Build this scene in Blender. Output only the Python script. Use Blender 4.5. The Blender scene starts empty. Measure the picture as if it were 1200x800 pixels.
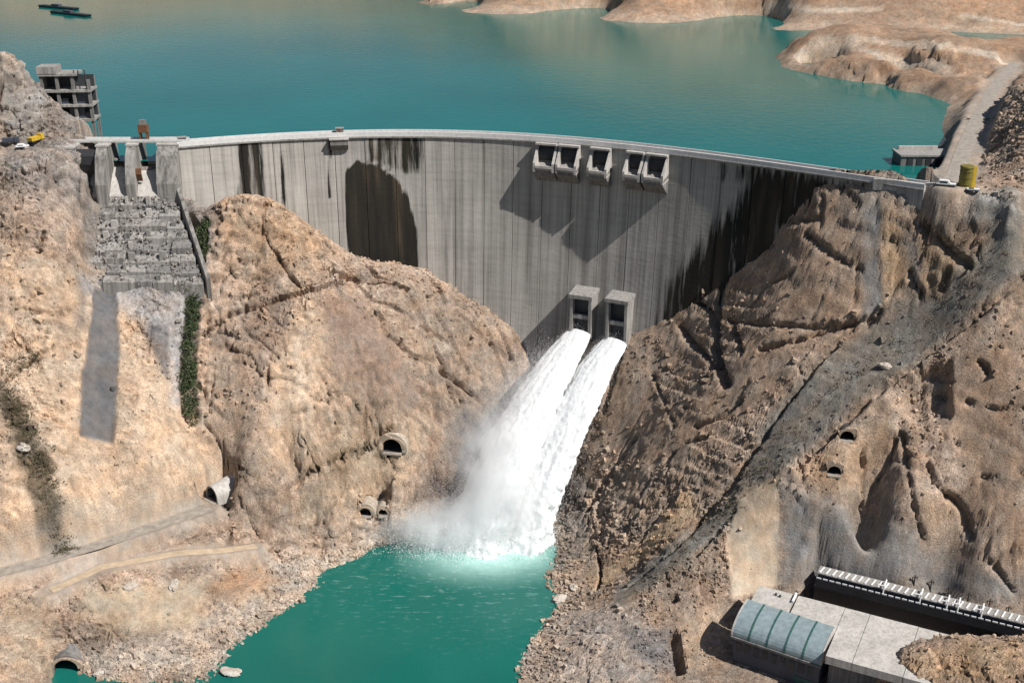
import bpy, math, random
import numpy as np
from mathutils import Vector, Matrix

R = math.radians
random.seed(7)
SC = bpy.context.scene
COL = SC.collection

# ------------------------------------------------------------------ camera
F_PX = 1400.0            # focal length in pixels of the 1200 px wide photograph
PITCH = R(22.0)
CAM_Z = 293.0            # metres above the lower pool
cam_d = bpy.data.cameras.new('camera')
cam = bpy.data.objects.new('camera', cam_d)
COL.objects.link(cam)
cam.location = (0, 0, CAM_Z)
cam.rotation_euler = (R(90) - PITCH, 0, 0)
cam_d.sensor_width = 36.0
cam_d.lens = 36.0 * F_PX / 1200.0
cam_d.clip_start = 1.0
cam_d.clip_end = 12000.0
SC.camera = cam

# ------------------------------------------------------------------ sky, sun, exposure
SUN_DIR = Vector((math.sin(R(57))*math.cos(R(49)), -math.cos(R(57))*math.cos(R(49)), math.sin(R(49))))      # towards the sun
elev = math.asin(SUN_DIR.z)
w = bpy.data.worlds.new('World')
SC.world = w
w.use_nodes = True
nt = w.node_tree
sky = nt.nodes.new('ShaderNodeTexSky')
sky.sky_type = 'NISHITA'
sky.sun_disc = False
sky.sun_elevation = elev
sky.sun_rotation = math.atan2(SUN_DIR.x, SUN_DIR.y)
sky.altitude = 800
sky.air_density = 1.0
sky.dust_density = 1.2
bg = nt.nodes['Background']
bg.inputs['Strength'].default_value = 0.055
nt.links.new(sky.outputs[0], bg.inputs['Color'])
sun_d = bpy.data.lights.new('sun', 'SUN')
sun_d.energy = 5.0
sun_d.angle = R(0.5)
sun_d.color = (1.0, 0.96, 0.91)
sun = bpy.data.objects.new('sun', sun_d)
COL.objects.link(sun)
sun.location = (300, 200, 700)
sun.rotation_euler = SUN_DIR.to_track_quat('Z', 'Y').to_euler()
vs = SC.view_settings
vs.view_transform = 'Standard'
vs.look = 'None'
vs.exposure = 0.25
vs.gamma = 1.0
vs.use_curve_mapping = False
SC.cycles.max_bounces = 12
SC.cycles.diffuse_bounces = 3
SC.cycles.glossy_bounces = 3
SC.cycles.volume_bounces = 10
SC.cycles.volume_step_rate = 1.0
SC.cycles.use_denoising = True

# ------------------------------------------------------------------ survey helpers: picture point -> place
CP, SP = math.cos(PITCH), math.sin(PITCH)
def ray(px, py):
    u = (px - 600.0) / F_PX
    v = (py - 400.0) / F_PX
    return u, CP - v * SP, -SP - v * CP
def atY(px, py, Y):
    dx, dy, dz = ray(px, py)
    t = Y / dy
    return (dx * t, Y, CAM_Z + dz * t)
def atZ(px, py, Z):
    dx, dy, dz = ray(px, py)
    t = (Z - CAM_Z) / dz
    return (dx * t, dy * t, Z)

# ------------------------------------------------------------------ numpy noise
rng = np.random.RandomState(11)
PERM = rng.permutation(4096).astype(np.int64)
RVAL = rng.rand(4096) * 2 - 1
def _h(i, j, k):
    return RVAL[PERM[(PERM[(PERM[i & 4095] + j) & 4095] + k) & 4095]]
def vnoise(x, y, z):
    xi = np.floor(x).astype(np.int64); yi = np.floor(y).astype(np.int64); zi = np.floor(z).astype(np.int64)
    fx = x - xi; fy = y - yi; fz = z - zi
    sx = fx*fx*fx*(fx*(fx*6-15)+10); sy = fy*fy*fy*(fy*(fy*6-15)+10); sz = fz*fz*fz*(fz*(fz*6-15)+10)
    def l(a, b, t): return a + (b - a) * t
    a = l(l(_h(xi,yi,zi), _h(xi+1,yi,zi), sx), l(_h(xi,yi+1,zi), _h(xi+1,yi+1,zi), sx), sy)
    b = l(l(_h(xi,yi,zi+1), _h(xi+1,yi,zi+1), sx), l(_h(xi,yi+1,zi+1), _h(xi+1,yi+1,zi+1), sx), sy)
    return l(a, b, sz)
def fbm(P, s, o=4, g=0.5, seed=0.0):
    r = 0; a = 1.0; n = 0
    for i in range(o):
        q = P / s + seed + i * 17.3
        r = r + a * vnoise(q[..., 0], q[..., 1], q[..., 2]); n += a
        a *= g; s /= 2.03
    return r / n
def ridged(P, s, o=4, g=0.5, seed=0.0):
    r = 0; a = 1.0; n = 0
    for i in range(o):
        q = P / s + seed + i * 31.7
        r = r + a * (1 - 2*np.abs(vnoise(q[..., 0], q[..., 1], q[..., 2]))); n += a
        a *= g; s /= 2.1
    return r / n
JIT = rng.rand(4096, 3)
def voro(P, s, seed=0.0):
    """cell noise: distance to the cell border and a random value per cell"""
    q = P / s + seed
    ci = np.floor(q).astype(np.int64); f = q - ci
    sh = q.shape[:-1]
    f1 = np.full(sh, 9.0); f2 = np.full(sh, 9.0); cr = np.zeros(sh)
    for a in (-1, 0, 1):
        for b in (-1, 0, 1):
            for c in (-1, 0, 1):
                h = PERM[(PERM[(PERM[(ci[..., 0]+a) & 4095] + ci[..., 1]+b) & 4095] + ci[..., 2]+c) & 4095]
                j = JIT[h]
                d = (a + j[..., 0] - f[..., 0])**2 + (b + j[..., 1] - f[..., 1])**2 + (c + j[..., 2] - f[..., 2])**2
                m = d < f1
                f2 = np.where(m, f1, np.minimum(f2, d)); cr = np.where(m, RVAL[(h * 7 + 13) & 4095], cr); f1 = np.where(m, d, f1)
    return np.sqrt(f2) - np.sqrt(f1), cr
def sstep(a, b, x):
    t = np.clip((x - a) / (b - a), 0, 1)
    return t * t * (3 - 2 * t)

# ------------------------------------------------------------------ terrain: survey points
PY = [  # picture x, picture y, distance
 # left outer hill
 (0,65,560),(0,130,555),(0,160,546),(0,176,533),(0,200,520),(0,250,508),(0,300,492),(0,400,468),(0,500,440),(0,600,420),
 (-80,60,540),(-80,150,530),(-80,300,480),(-80,500,425),(-80,640,402),
 (30,78,566),(50,165,546),(55,178,531),(50,200,521),(90,200,526),(90,172,545),(50,250,508),(50,300,494),(90,300,508),
 (50,400,470),(50,500,444),(50,600,425),(20,560,430),
 (115,168,553),(78,143,580),(45,120,578),
 # spillway
 (110,196,545),(160,196,550),(210,196,551),(130,250,536),(180,250,538),(130,300,523),(200,300,526),(100,330,511),(170,330,513),(240,330,514),
 (140,400,490),(140,500,462),(110,520,454),(180,560,450),(100,560,440),(200,520,468),(180,450,482),(200,400,497),(100,420,478),(100,620,428),
 # left rock nose
 (225,236,545),(260,235,534),(300,229,535),(330,241,537),(365,268,540),(400,292,544),(450,308,549),(490,316,552),(520,332,553),(550,350,553),(590,380,554),(620,408,554),
 (300,300,524),(250,300,522),(350,300,526),(420,340,531),(500,380,535),(560,420,540),
 (250,400,504),(300,400,500),(350,400,500),(400,400,504),(450,400,513),(500,440,519),(560,480,528),
 (250,480,486),(300,480,480),(350,500,476),(400,500,484),(450,470,502),(280,545,466),(330,560,467),(380,545,474),
 (510,530,510),(540,560,514),(600,480,540),(590,530,528),(630,440,556),(480,500,505),
 # right: dam contact
 (745,372,543),(752,340,545),(790,319,540),(830,291,531),(890,253,516),(930,229,504),(960,221,494),(1000,218,486),(1050,220,476),(1100,223,468),(1150,227,462),(1190,231,455),
 (690,440,538),(715,400,541),
 # right bank road and cut
 (1165,200,492),(1182,180,492),(1182,130,560),(1182,222,454),(1210,150,510),(1210,100,580),(1260,100,520),(1300,250,440),
 # right hill
 (850,335,513),(800,360,524),(770,400,523),(740,450,515),(722,520,503),(704,560,494),(700,600,480),
 (780,480,490),(750,560,474),(720,640,452),(850,400,492),(850,480,468),(820,560,450),(780,620,438),(740,680,425),
 (900,300,503),(900,400,475),(900,460,460),(960,300,481),(960,380,469),(1000,300,474),(1000,380,464),(1060,300,467),(1060,350,461),(1120,280,459),(1150,255,458),(1165,300,454),
 # talus band
 (1200,290,452),(1100,370,452),(1000,450,444),(900,540,436),(800,640,422),(725,700,413),(1260,250,452),
 (1200,340,442),(1100,410,440),(1000,490,434),(925,555,426),
 # right cliff
 (925,640,413),(1000,560,421),(1000,610,412),(1100,500,424),(1100,600,408),(1200,450,421),(1200,600,400),(1270,400,430),(1270,600,396),
 (895,600,422),(870,640,416),(888,680,408),
 (960,600,415),(960,650,408),(1050,530,423),(1050,600,410),(1050,560,417),(1150,480,422),(1150,540,413),(1150,620,401),(1050,455,434),(1150,400,434),(950,540,429),
 (800,420,508),(800,540,463),(850,540,448),(930,340,482),(930,430,460),(1030,330,467),(1090,320,460),(760,640,440),(820,610,436),
 # foreground mound
 (1120,748,350),(1200,752,346),(1060,768,350),(1045,795,348),(1120,800,336),(1200,810,326),(1270,750,345),(1270,860,310),(1100,860,318),
]
PZ = [  # picture x, picture y, height
 # road bench on the left
 (0,670,28),(60,655,28),(120,637,28),(180,617,28),(240,597,28),(0,660,30),(120,626,30),(210,600,29),
 (60,690,22),(150,665,22),(240,640,20),(300,620,18),(100,705,18),(180,692,16),(130,745,8),(200,742,6),(250,722,6),(300,690,7),(330,650,9),(370,620,12),(400,600,14),
 (100,788,0.3),(140,797,0.3),(235,797,0),(255,775,0),(280,750,0),(330,715,0),(370,685,0),(385,665,0),(430,645,0),(470,633,0),
 (86,797,-2),(78,748,9),(40,760,12),(0,720,20),(0,790,14),(30,800,10),(-80,720,27),(52,815,4),(0,860,14),(90,840,-3),(150,850,-3),
 (450,700,-7),(550,680,-9),(400,760,-8),(500,790,-8),(580,740,-8),(300,800,-4),(590,655,-9),(300,860,-6),(500,870,-8),
 (430,606,7),(455,606,6),(478,604,7),(430,580,20),(400,560,30),(460,530,41),(490,560,24),(350,585,24),(270,604,20),
 (640,648,-2),(632,675,-1),(652,692,0),(662,706,0),(637,735,0),(617,765,0),(611,800,0),(613,860,0),(680,655,4),(690,682,4),
 (925,690,22),(1000,668,24),(1100,692,24),(1200,718,24),(1270,745,24),
 (1000,740,15),(900,760,13),(960,790,12),(1060,730,18),(1140,742,20),
 (700,760,12),(760,740,15),(800,700,20),(840,720,17),(850,790,10),(760,790,10),(650,765,4),(665,735,5),(630,840,1),(760,860,8),(900,860,12),
]
PW = [  # world
 (22,548,30),(12,530,8),(4,508,-4),(-4,490,-9),(36,552,40),
 (40,600,45),(40,660,40),(-60,620,60),(-120,610,105),(120,600,100),(-160,600,140),(-200,600,148),(-240,640,146),(-330,720,140),(-270,600,172),(-320,640,168),(-420,760,140),(-300,560,205),
 (180,520,148),(150,560,120),(-60,760,60),(60,800,60),(-300,900,80),(-600,900,120),
]
WATER = 162.0
ROADZ = 171.0
PZ += [ # right bank beside the reservoir
 (1110,222,169),(1140,224,169.5),(1100,216,169.8),(1130,215,170.3),(1165,226,169.3),(1095,220,168.5),(1120,205,171),(1140,150,171),(1160,112,171.5),(1185,76,172),(1128,196,170.8),(1150,150,171.2),(1172,110,172),
 (1092,182,160),(1100,155,160.5),(1107,128,161),(1075,186,150),
 (912,79,161),(960,91,161),(1040,102,161),(1085,114,161),(1108,121,161.5),(900,76,150),(950,100,148),(1060,112,150),
 (1042,39,161.5),(980,36,161.5),(900,32.5,161.5),(800,27,161.5),(700,22.5,161.5),(620,17,161.5),(540,12,161.5),(530,5,161),
 (540,25,145),(700,34,145),(900,45,145),
]
PZ += [(1120,42,176),(1160,48,174),(1200,48,175)]
PZ += [(922,73,164),(935,66,168),(955,54,173),(1000,45,179),(1050,43,180),(1000,62,175),(1040,70,175),(1080,80,173),(1110,95,171),(960,72,168),(1000,82,168),(1050,90,168),(1090,60,177),(905,79,158)]
PY += [(1120,100,742),(1150,62,860),(1180,90,740),
 (1100,36,1000),(1200,28,1000),(1200,60,860),(1250,80,700)]
for (px, py) in [(1042,39),(980,36),(900,32.5),(800,27),(700,22.5),(620,17),(540,12)]:
    a = atZ(px, py, 162)
    PW += [(a[0]+30, a[1]+60, 186), (a[0]+80, a[1]+220, 250), (a[0]+140, a[1]+600, 340)]
PW += [(600,1150,215),(700,1400,300),(600,900,215),(500,760,205),(480,640,215),(700,700,280),(450,520,210),(420,420,190),
 (-200,1700,225),(-600,1700,235),(-1000,1500,225),(-500,1400,120),(-100,1350,120),(-900,1100,140),(-900,2200,300),(0,2200,320),(900,2000,480),(-1200,1900,280),
 (1000,1100,330),(-1100,800,160),(-500,600,210),(-450,480,170),(-450,350,80),(450,330,100)]
for (px, py, Y) in [(225,236,545),(260,235,534),(300,229,535),(330,241,537),(365,268,540),(400,292,544),(450,308,549),(490,316,552),(520,332,553),(550,350,553),(590,380,554),(620,408,554)]:
    a = atY(px, py, Y)
    PW += [(a[0]*1.01, a[1] + 7, a[2] - 3), (a[0]*1.02, a[1] + 18, a[2] - 12)]
ctrl = np.array([atY(*p) for p in PY] + [atZ(*p) for p in PZ] + [tuple(map(float, p)) for p in PW])

def tps_fit(c, lam=2.0):
    xy = c[:, :2] / 100.0
    n = len(c)
    d2 = ((xy[:, None] - xy[None]) ** 2).sum(-1)
    K = np.where(d2 > 0, 0.5 * d2 * np.log(d2 + 1e-12), 0) + np.eye(n) * lam * 1e-3
    Pm = np.c_[np.ones(n), xy]
    A = np.block([[K, Pm], [Pm.T, np.zeros((3, 3))]])
    return np.linalg.solve(A, np.r_[c[:, 2], np.zeros(3)])
TW = tps_fit(ctrl)
def tps(X, Y):
    sh = X.shape
    x = X.ravel() / 100.0; y = Y.ravel() / 100.0
    out = TW[-3] + TW[-2] * x + TW[-1] * y
    cx = ctrl[:, 0] / 100.0; cy = ctrl[:, 1] / 100.0
    for k in range(0, len(x), 20000):
        d2 = (x[k:k+20000, None] - cx) ** 2 + (y[k:k+20000, None] - cy) ** 2
        out[k:k+20000] += (0.5 * d2 * np.log(d2 + 1e-12)) @ TW[:-3]
    return out.reshape(sh)
# smooth base on a coarse survey grid, read back bicubically
GX0, GX1, GY0, GY1, GS = -330.0, 460.0, 316.0, 1300.0, 3.0
gxs = np.arange(GX0, GX1 + GS, GS); gys = np.arange(GY0, GY1 + GS, GS)
GZ = tps(*np.meshgrid(gxs, gys))
def _cub(t):
    return (-.5*t+t*t-.5*t**3, 1-2.5*t*t+1.5*t**3, .5*t+2*t*t-1.5*t**3, -.5*t*t+.5*t**3)
def base_h(X, Y):
    fx = np.clip((X - GX0) / GS, 1, len(gxs) - 3.001); fy = np.clip((Y - GY0) / GS, 1, len(gys) - 3.001)
    i = fx.astype(int); j = fy.astype(int)
    wx = _cub(fx - i); wy = _cub(fy - j)
    r = 0
    for b in range(4):
        row = 0
        for a in range(4):
            row = row + wx[a] * GZ[j + b - 1, i + a - 1]
        r = r + wy[b] * row
    return r
def hit(pts, Ymax=760.0):
    """picture points -> places on the bare hillside"""
    pts = np.asarray(pts, float)
    u = (pts[:, 0] - 600) / F_PX; v = (pts[:, 1] - 400) / F_PX
    dy = CP - v * SP; dz = -SP - v * CP
    Ys = np.arange(322.0, Ymax, 0.75)
    out = np.zeros((len(pts), 3))
    for k in range(len(pts)):
        X = u[k] * Ys / dy[k]; Z = CAM_Z + dz[k] * Ys / dy[k]
        below = np.where(Z <= base_h(X, Ys))[0]
        m = below[0] if len(below) else len(Ys) - 1
        out[k] = (X[m], Ys[m], Z[m])
    return out
def dens(poly, n=6):
    poly = np.asarray(poly, float)
    o = []
    for a, b in zip(poly[:-1], poly[1:]):
        for t in range(n): o.append(a + (b - a) * t / n)
    o.append(poly[-1])
    return np.array(o)
def poly_mask(X, Y, pts, soft):
    """soft mask (0..1) of a patch on the hillside, outline in metres"""
    q = hit(dens(list(pts) + [pts[0]], 4))[:-1, :2]
    x0, y0 = q.min(0) - soft*2; x1, y1 = q.max(0) + soft*2
    m = np.zeros(X.shape)
    sel = (X > x0) & (X < x1) & (Y > y0) & (Y < y1)
    x = X[sel]; y = Y[sel]
    ins = np.zeros(x.shape, bool); d2 = np.full(x.shape, 1e9)
    for (ax, ay), (bx, by) in zip(q, np.roll(q, -1, 0)):
        c = ((ay > y) != (by > y))
        ins ^= c & (x < (bx - ax) * (y - ay) / ((by - ay) or 1e-9) + ax)
        ex, ey = bx - ax, by - ay
        t = np.clip(((x - ax) * ex + (y - ay) * ey) / (ex*ex + ey*ey + 1e-9), 0, 1)
        d2 = np.minimum(d2, (x - ax - t*ex) ** 2 + (y - ay - t*ey) ** 2)
    d = np.sqrt(d2) * np.where(ins, 1, -1)
    m[sel] = sstep(-soft, soft, d)
    return m
def line_dist(P, q):
    d2 = np.full(P.shape[:-1], 1e9)
    lo = q.min(0) - 14; hi = q.max(0) + 14
    sel = np.all((P > lo) & (P < hi), axis=-1)
    S = P[sel]; dd = np.full(len(S), 1e9)
    for a, b in zip(q[:-1], q[1:]):
        e = b - a
        t = np.clip(((S - a) @ e) / (e @ e + 1e-9), 0, 1)
        dd = np.minimum(dd, ((S - a - t[:, None] * e) ** 2).sum(-1))
    d2[sel] = dd
    return np.sqrt(d2)

# ------------------------------------------------------------------ materials
def new_mat(name):
    m = bpy.data.materials.new(name)
    m.use_nodes = True
    nt = m.node_tree
    b = nt.nodes['Principled BSDF']
    return m, nt, b
def N(nt, kind, **kw):
    n = nt.nodes.new(kind)
    for k, v in kw.items():
        if k in n.inputs: n.inputs[k].default_value = v
        else: setattr(n, k, v)
    return n
def noise(nt, scale, detail=4, rough=0.55, coord=None, vec_scale=None, obj_coord='Object'):
    n = N(nt, 'ShaderNodeTexNoise')
    n.inputs['Scale'].default_value = scale
    n.inputs['Detail'].default_value = detail
    n.inputs['Roughness'].default_value = rough
    if coord is None:
        tc = N(nt, 'ShaderNodeTexCoord'); coord = tc.outputs[obj_coord]
    if vec_scale:
        mp = N(nt, 'ShaderNodeMapping'); mp.inputs['Scale'].default_value = vec_scale
        nt.links.new(coord, mp.inputs['Vector']); coord = mp.outputs[0]
    nt.links.new(coord, n.inputs['Vector'])
    return n.outputs['Fac']
def ramp(nt, fac, stops):
    r = N(nt, 'ShaderNodeValToRGB')
    el = r.color_ramp.elements
    while len(el) > 1: el.remove(el[-1])
    el[0].position = stops[0][0]; el[0].color = (*stops[0][1], 1)
    for p, c in stops[1:]:
        e = el.new(p); e.color = (*c, 1)
    nt.links.new(fac, r.inputs[0])
    return r.outputs[0]
def mixc(nt, fac, a, b, mode='MIX'):
    m = N(nt, 'ShaderNodeMix', data_type='RGBA', blend_type=mode)
    for s, v in ((0, fac), (6, a), (7, b)):
        if isinstance(v, (int, float)): m.inputs[s].default_value = v
        elif isinstance(v, tuple): m.inputs[s].default_value = (*v, 1)
        else: nt.links.new(v, m.inputs[s])
    return m.outputs[2]
def bump(nt, b, h, strength, dist, prev=None):
    n = N(nt, 'ShaderNodeBump'); n.inputs['Strength'].default_value = strength; n.inputs['Distance'].default_value = dist
    nt.links.new(h, n.inputs['Height'])
    if prev is not None: nt.links.new(prev, n.inputs['Normal'])
    nt.links.new(n.outputs[0], b.inputs['Normal'])
    return n.outputs[0]
def grey(v): return (v, v, v)

def rock_mat():
    m, nt, b = new_mat('rock')
    at = N(nt, 'ShaderNodeAttribute', attribute_name='albedo')
    rg = N(nt, 'ShaderNodeAttribute', attribute_name='rough_rock')
    tc = N(nt, 'ShaderNodeTexCoord')
    k = N(nt, 'ShaderNodeMath', operation='MULTIPLY_ADD'); k.inputs[1].default_value = .78; k.inputs[2].default_value = .22
    nt.links.new(rg.outputs['Fac'], k.inputs[0])
    v1 = ramp(nt, noise(nt, 0.05, 6, 0.6, tc.outputs['Object']), [(0.3, grey(.84)), (0.7, grey(1.15))])
    v2 = ramp(nt, noise(nt, 0.9, 8, 0.75, tc.outputs['Object']), [(0.34, grey(.55)), (0.47, grey(.95)), (0.57, grey(1.04)), (0.70, grey(1.3))])
    v3 = ramp(nt, noise(nt, 3.2, 4, 0.7, tc.outputs['Object']), [(0.36, grey(.42)), (0.5, grey(1.0)), (0.65, grey(1.55))])
    v4 = ramp(nt, noise(nt, 0.35, 5, 0.6, tc.outputs['Object'], (1, 1, .16)), [(0.35, grey(.84)), (0.65, grey(1.14))])
    hue = ramp(nt, noise(nt, 0.11, 4, 0.6, tc.outputs['Object']), [(0.35, (1.06, .98, .91)), (0.65, (.94, 1.0, 1.05))])
    c = mixc(nt, 1.0, at.outputs['Color'], v1, 'MULTIPLY')
    for v in (v2, v3): c = mixc(nt, k.outputs[0], c, mixc(nt, 1.0, c, v, 'MULTIPLY'))
    for v in (v4, hue): c = mixc(nt, 1.0, c, v, 'MULTIPLY')
    nt.links.new(c, b.inputs['Base Color'])
    b.inputs['Roughness'].default_value = 0.95
    b.inputs['Specular IOR Level'].default_value = 0.15
    h = noise(nt, 0.95, 10, 0.75, tc.outputs['Object'])
    mm = N(nt, 'ShaderNodeMath', operation='MULTIPLY'); nt.links.new(h, mm.inputs[0]); nt.links.new(k.outputs[0], mm.inputs[1])
    bump(nt, b, mm.outputs[0], 1.0, 1.25)
    return m
def concrete_mat(name, col, streak=0.35, scale=1.0, lift=False):
    m, nt, b = new_mat(name)
    tc = N(nt, 'ShaderNodeTexCoord')
    a = ramp(nt, noise(nt, 0.12*scale, 6, 0.65, tc.outputs['Object']), [(0.3, grey(.82)), (0.7, grey(1.15))])
    s = ramp(nt, noise(nt, 0.8*scale, 5, 0.6, tc.outputs['Object'], (1, 1, .06)), [(0.35, grey(1-streak)), (0.55, grey(1.03)), (0.75, grey(1+streak*.5))])
    g = ramp(nt, noise(nt, 2.5*scale, 4, 0.7, tc.outputs['Object']), [(0.35, grey(.85)), (0.65, grey(1.12))])
    c = mixc(nt, 1.0, mixc(nt, 1.0, mixc(nt, 1.0, col, a, 'MULTIPLY'), s, 'MULTIPLY'), g, 'MULTIPLY')
    nt.links.new(c, b.inputs['Base Color'])
    b.inputs['Roughness'].default_value = 0.88
    b.inputs['Specular IOR Level'].default_value = 0.25
    bump(nt, b, noise(nt, 1.2*scale, 6, 0.7, tc.outputs['Object']), 0.5, 0.25)
    return m
def plain_mat(name, col, rough=0.6, metal=0.0, var=0.25, scale=0.8):
    m, nt, b = new_mat(name)
    v = ramp(nt, noise(nt, scale, 5, 0.65), [(0.3, grey(1-var)), (0.7, grey(1+var))])
    nt.links.new(mixc(nt, 1.0, col, v, 'MULTIPLY'), b.inputs['Base Color'])
    b.inputs['Roughness'].default_value = rough
    b.inputs['Metallic'].default_value = metal
    return m
def dam_mat():
    m, nt, b = new_mat('dam_concrete')
    uv = N(nt, 'ShaderNodeUVMap', uv_map='face')           # x = metres along the crest, y = height
    st = N(nt, 'ShaderNodeAttribute', attribute_name='stain_shade')
    tn = N(nt, 'ShaderNodeAttribute', attribute_name='tone')
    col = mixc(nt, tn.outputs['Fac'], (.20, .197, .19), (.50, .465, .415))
    s1 = ramp(nt, noise(nt, 1.0, 6, 0.62, uv.outputs[0], (.22, .006, 1)), [(0.34, grey(.62)), (0.5, grey(1.0)), (0.68, grey(1.16))])
    s2 = ramp(nt, noise(nt, 1.0, 4, 0.6, uv.outputs[0], (.75, .012, 1)), [(0.32, grey(.72)), (0.5, grey(1.0)), (0.72, grey(1.16))])
    lf = ramp(nt, noise(nt, 1.0, 2, 0.5, uv.outputs[0], (.03, .45, 1)), [(0.35, grey(.94)), (0.5, grey(1.0)), (0.7, grey(1.03))])
    bl = ramp(nt, noise(nt, 1.0, 6, 0.65, uv.outputs[0], (.05, .05, 1)), [(0.3, grey(.84)), (0.7, grey(1.12))])
    for q in (s1, s2, lf, bl): col = mixc(nt, 1.0, col, q, 'MULTIPLY')
    # wet algae stains plus painted shade at the right end, ragged streaked edges
    ed = noise(nt, 1.0, 5, 0.65, uv.outputs[0], (.28, .02, 1))
    ad = N(nt, 'ShaderNodeMath', operation='MULTIPLY_ADD'); ad.inputs[1].default_value = 1.8; ad.inputs[2].default_value = -0.9
    nt.links.new(ed, ad.inputs[0])
    ad2 = N(nt, 'ShaderNodeMath', operation='ADD'); nt.links.new(ad.outputs[0], ad2.inputs[0]); nt.links.new(st.outputs['Fac'], ad2.inputs[1])
    f = ramp(nt, ad2.outputs[0], [(0.36, grey(0)), (0.66, grey(1))])
    wet_shade = ramp(nt, noise(nt, 1.0, 5, 0.6, uv.outputs[0], (.10, .008, 1)), [(0.40, (.010, .010, .009)), (0.56, (.028, .024, .018)), (0.74, (.11, .08, .05))])
    col = mixc(nt, f, col, wet_shade)
    nt.links.new(col, b.inputs['Base Color'])
    b.inputs['Roughness'].default_value = 0.85
    b.inputs['Specular IOR Level'].default_value = 0.25
    bump(nt, b, noise(nt, 1.0, 5, 0.6, uv.outputs[0], (.3, .6, 1)), 0.35, 0.4)
    return m
def water_mat(name, body, wave, rough, deep=None):
    m, nt, b = new_mat(name)
    c = ramp(nt, noise(nt, 0.006, 4, 0.6), [(0.3, tuple(x*.85 for x in body)), (0.7, tuple(x*1.15 for x in body))])
    if deep:
        a = N(nt, 'ShaderNodeAttribute', attribute_name='foam')
        v = noise(nt, 0.09, 6, 0.65)
        ad = N(nt, 'ShaderNodeMath', operation='MULTIPLY_ADD'); ad.inputs[1].default_value = .9; ad.inputs[2].default_value = -.45
        nt.links.new(v, ad.inputs[0])
        mu = N(nt, 'ShaderNodeMath', operation='MULTIPLY'); nt.links.new(ad.outputs[0], mu.inputs[0]); nt.links.new(a.outputs['Fac'], mu.inputs[1])
        a2 = N(nt, 'ShaderNodeMath', operation='ADD'); nt.links.new(mu.outputs[0], a2.inputs[0]); nt.links.new(a.outputs['Fac'], a2.inputs[1])
        f = ramp(nt, a2.outputs[0], [(0.04, grey(0)), (0.4, grey(.28)), (0.8, grey(.75)), (1.0, grey(1))])
        c = mixc(nt, f, c, deep)
        st = ramp(nt, noise(nt, .5, 6, .7, None, (.35, 1.2, 1)), [(.56, grey(0)), (.68, grey(1))])
        a3 = N(nt, 'ShaderNodeAttribute', attribute_name='streak')
        m3 = N(nt, 'ShaderNodeMath', operation='MULTIPLY'); nt.links.new(st, m3.inputs[0]); nt.links.new(a3.outputs['Fac'], m3.inputs[1])
        c = mixc(nt, m3.outputs[0], c, (.55, .72, .68))
    nt.links.new(c, b.inputs['Base Color'])
    b.inputs['Roughness'].default_value = rough
    b.inputs['IOR'].default_value = 1.33
    b.inputs['Specular IOR Level'].default_value = 0.4
    n1 = bump(nt, b, noise(nt, wave, 4, 0.6), 0.25, 0.5)
    bump(nt, b, noise(nt, wave*5, 3, 0.6), 0.2, 0.12, n1)
    return m

M = {}
M['rock'] = rock_mat()
M['dam'] = dam_mat()
M['conc'] = concrete_mat('concrete', (.30, .285, .265))
M['conc_light'] = concrete_mat('pale_concrete', (.46, .435, .40), .22)
M['conc_dark'] = concrete_mat('weathered_concrete', (.20, .19, .18), .4)
M['conc_old'] = concrete_mat('old_concrete', (.27, .255, .235), .55, .7)
M['pale_ring'] = concrete_mat('sprayed_concrete', (.42, .36, .29), .3)
M['rock_face'] = plain_mat('trimmed_rock', (.36, .275, .205), .95, var=.35, scale=.9)
M['parapet'] = plain_mat('parapet_paint', (.62, .61, .59), .8, var=.15)
M['asphalt'] = plain_mat('asphalt', (.11, .105, .10), .9)
M['gate'] = plain_mat('gate_steel', (.035, .036, .04), .6, .2)
M['rust'] = plain_mat('rusty_steel', (.14, .065, .03), .7)
M['white'] = plain_mat('white_paint', (.72, .72, .71), .5, var=.1)
M['yellow'] = plain_mat('yellow_paint', (.55, .36, .03), .5, var=.2)
M['olive'] = plain_mat('olive_steel', (.17, .14, .025), .6, var=.3)
M['dark'] = plain_mat('dark_steel', (.05, .055, .06), .5, .3)
M['navy'] = plain_mat('blue_grey_cladding', (.055, .065, .085), .5, var=.3)
M['rubber'] = plain_mat('rubber', (.02, .02, .02), .8)
M['glass'] = plain_mat('window_glass', (.03, .04, .05), .1)
M['roof'] = plain_mat('grey_green_roof_sheet', (.235, .295, .31), .5, 0.1, var=.22, scale=.5)
M['roof_rib'] = plain_mat('green_roof_rib', (.035, .10, .085), .5, var=.3)
M['tunnel'] = plain_mat('tunnel_lining', (.05, .047, .043), .9)
M['scrub'] = plain_mat('scrub_leaves', (.055, .075, .028), .8, var=.5, scale=.4)
M['drygrass'] = plain_mat('dry_scrub', (.09, .075, .04), .8, var=.5, scale=.4)

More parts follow.
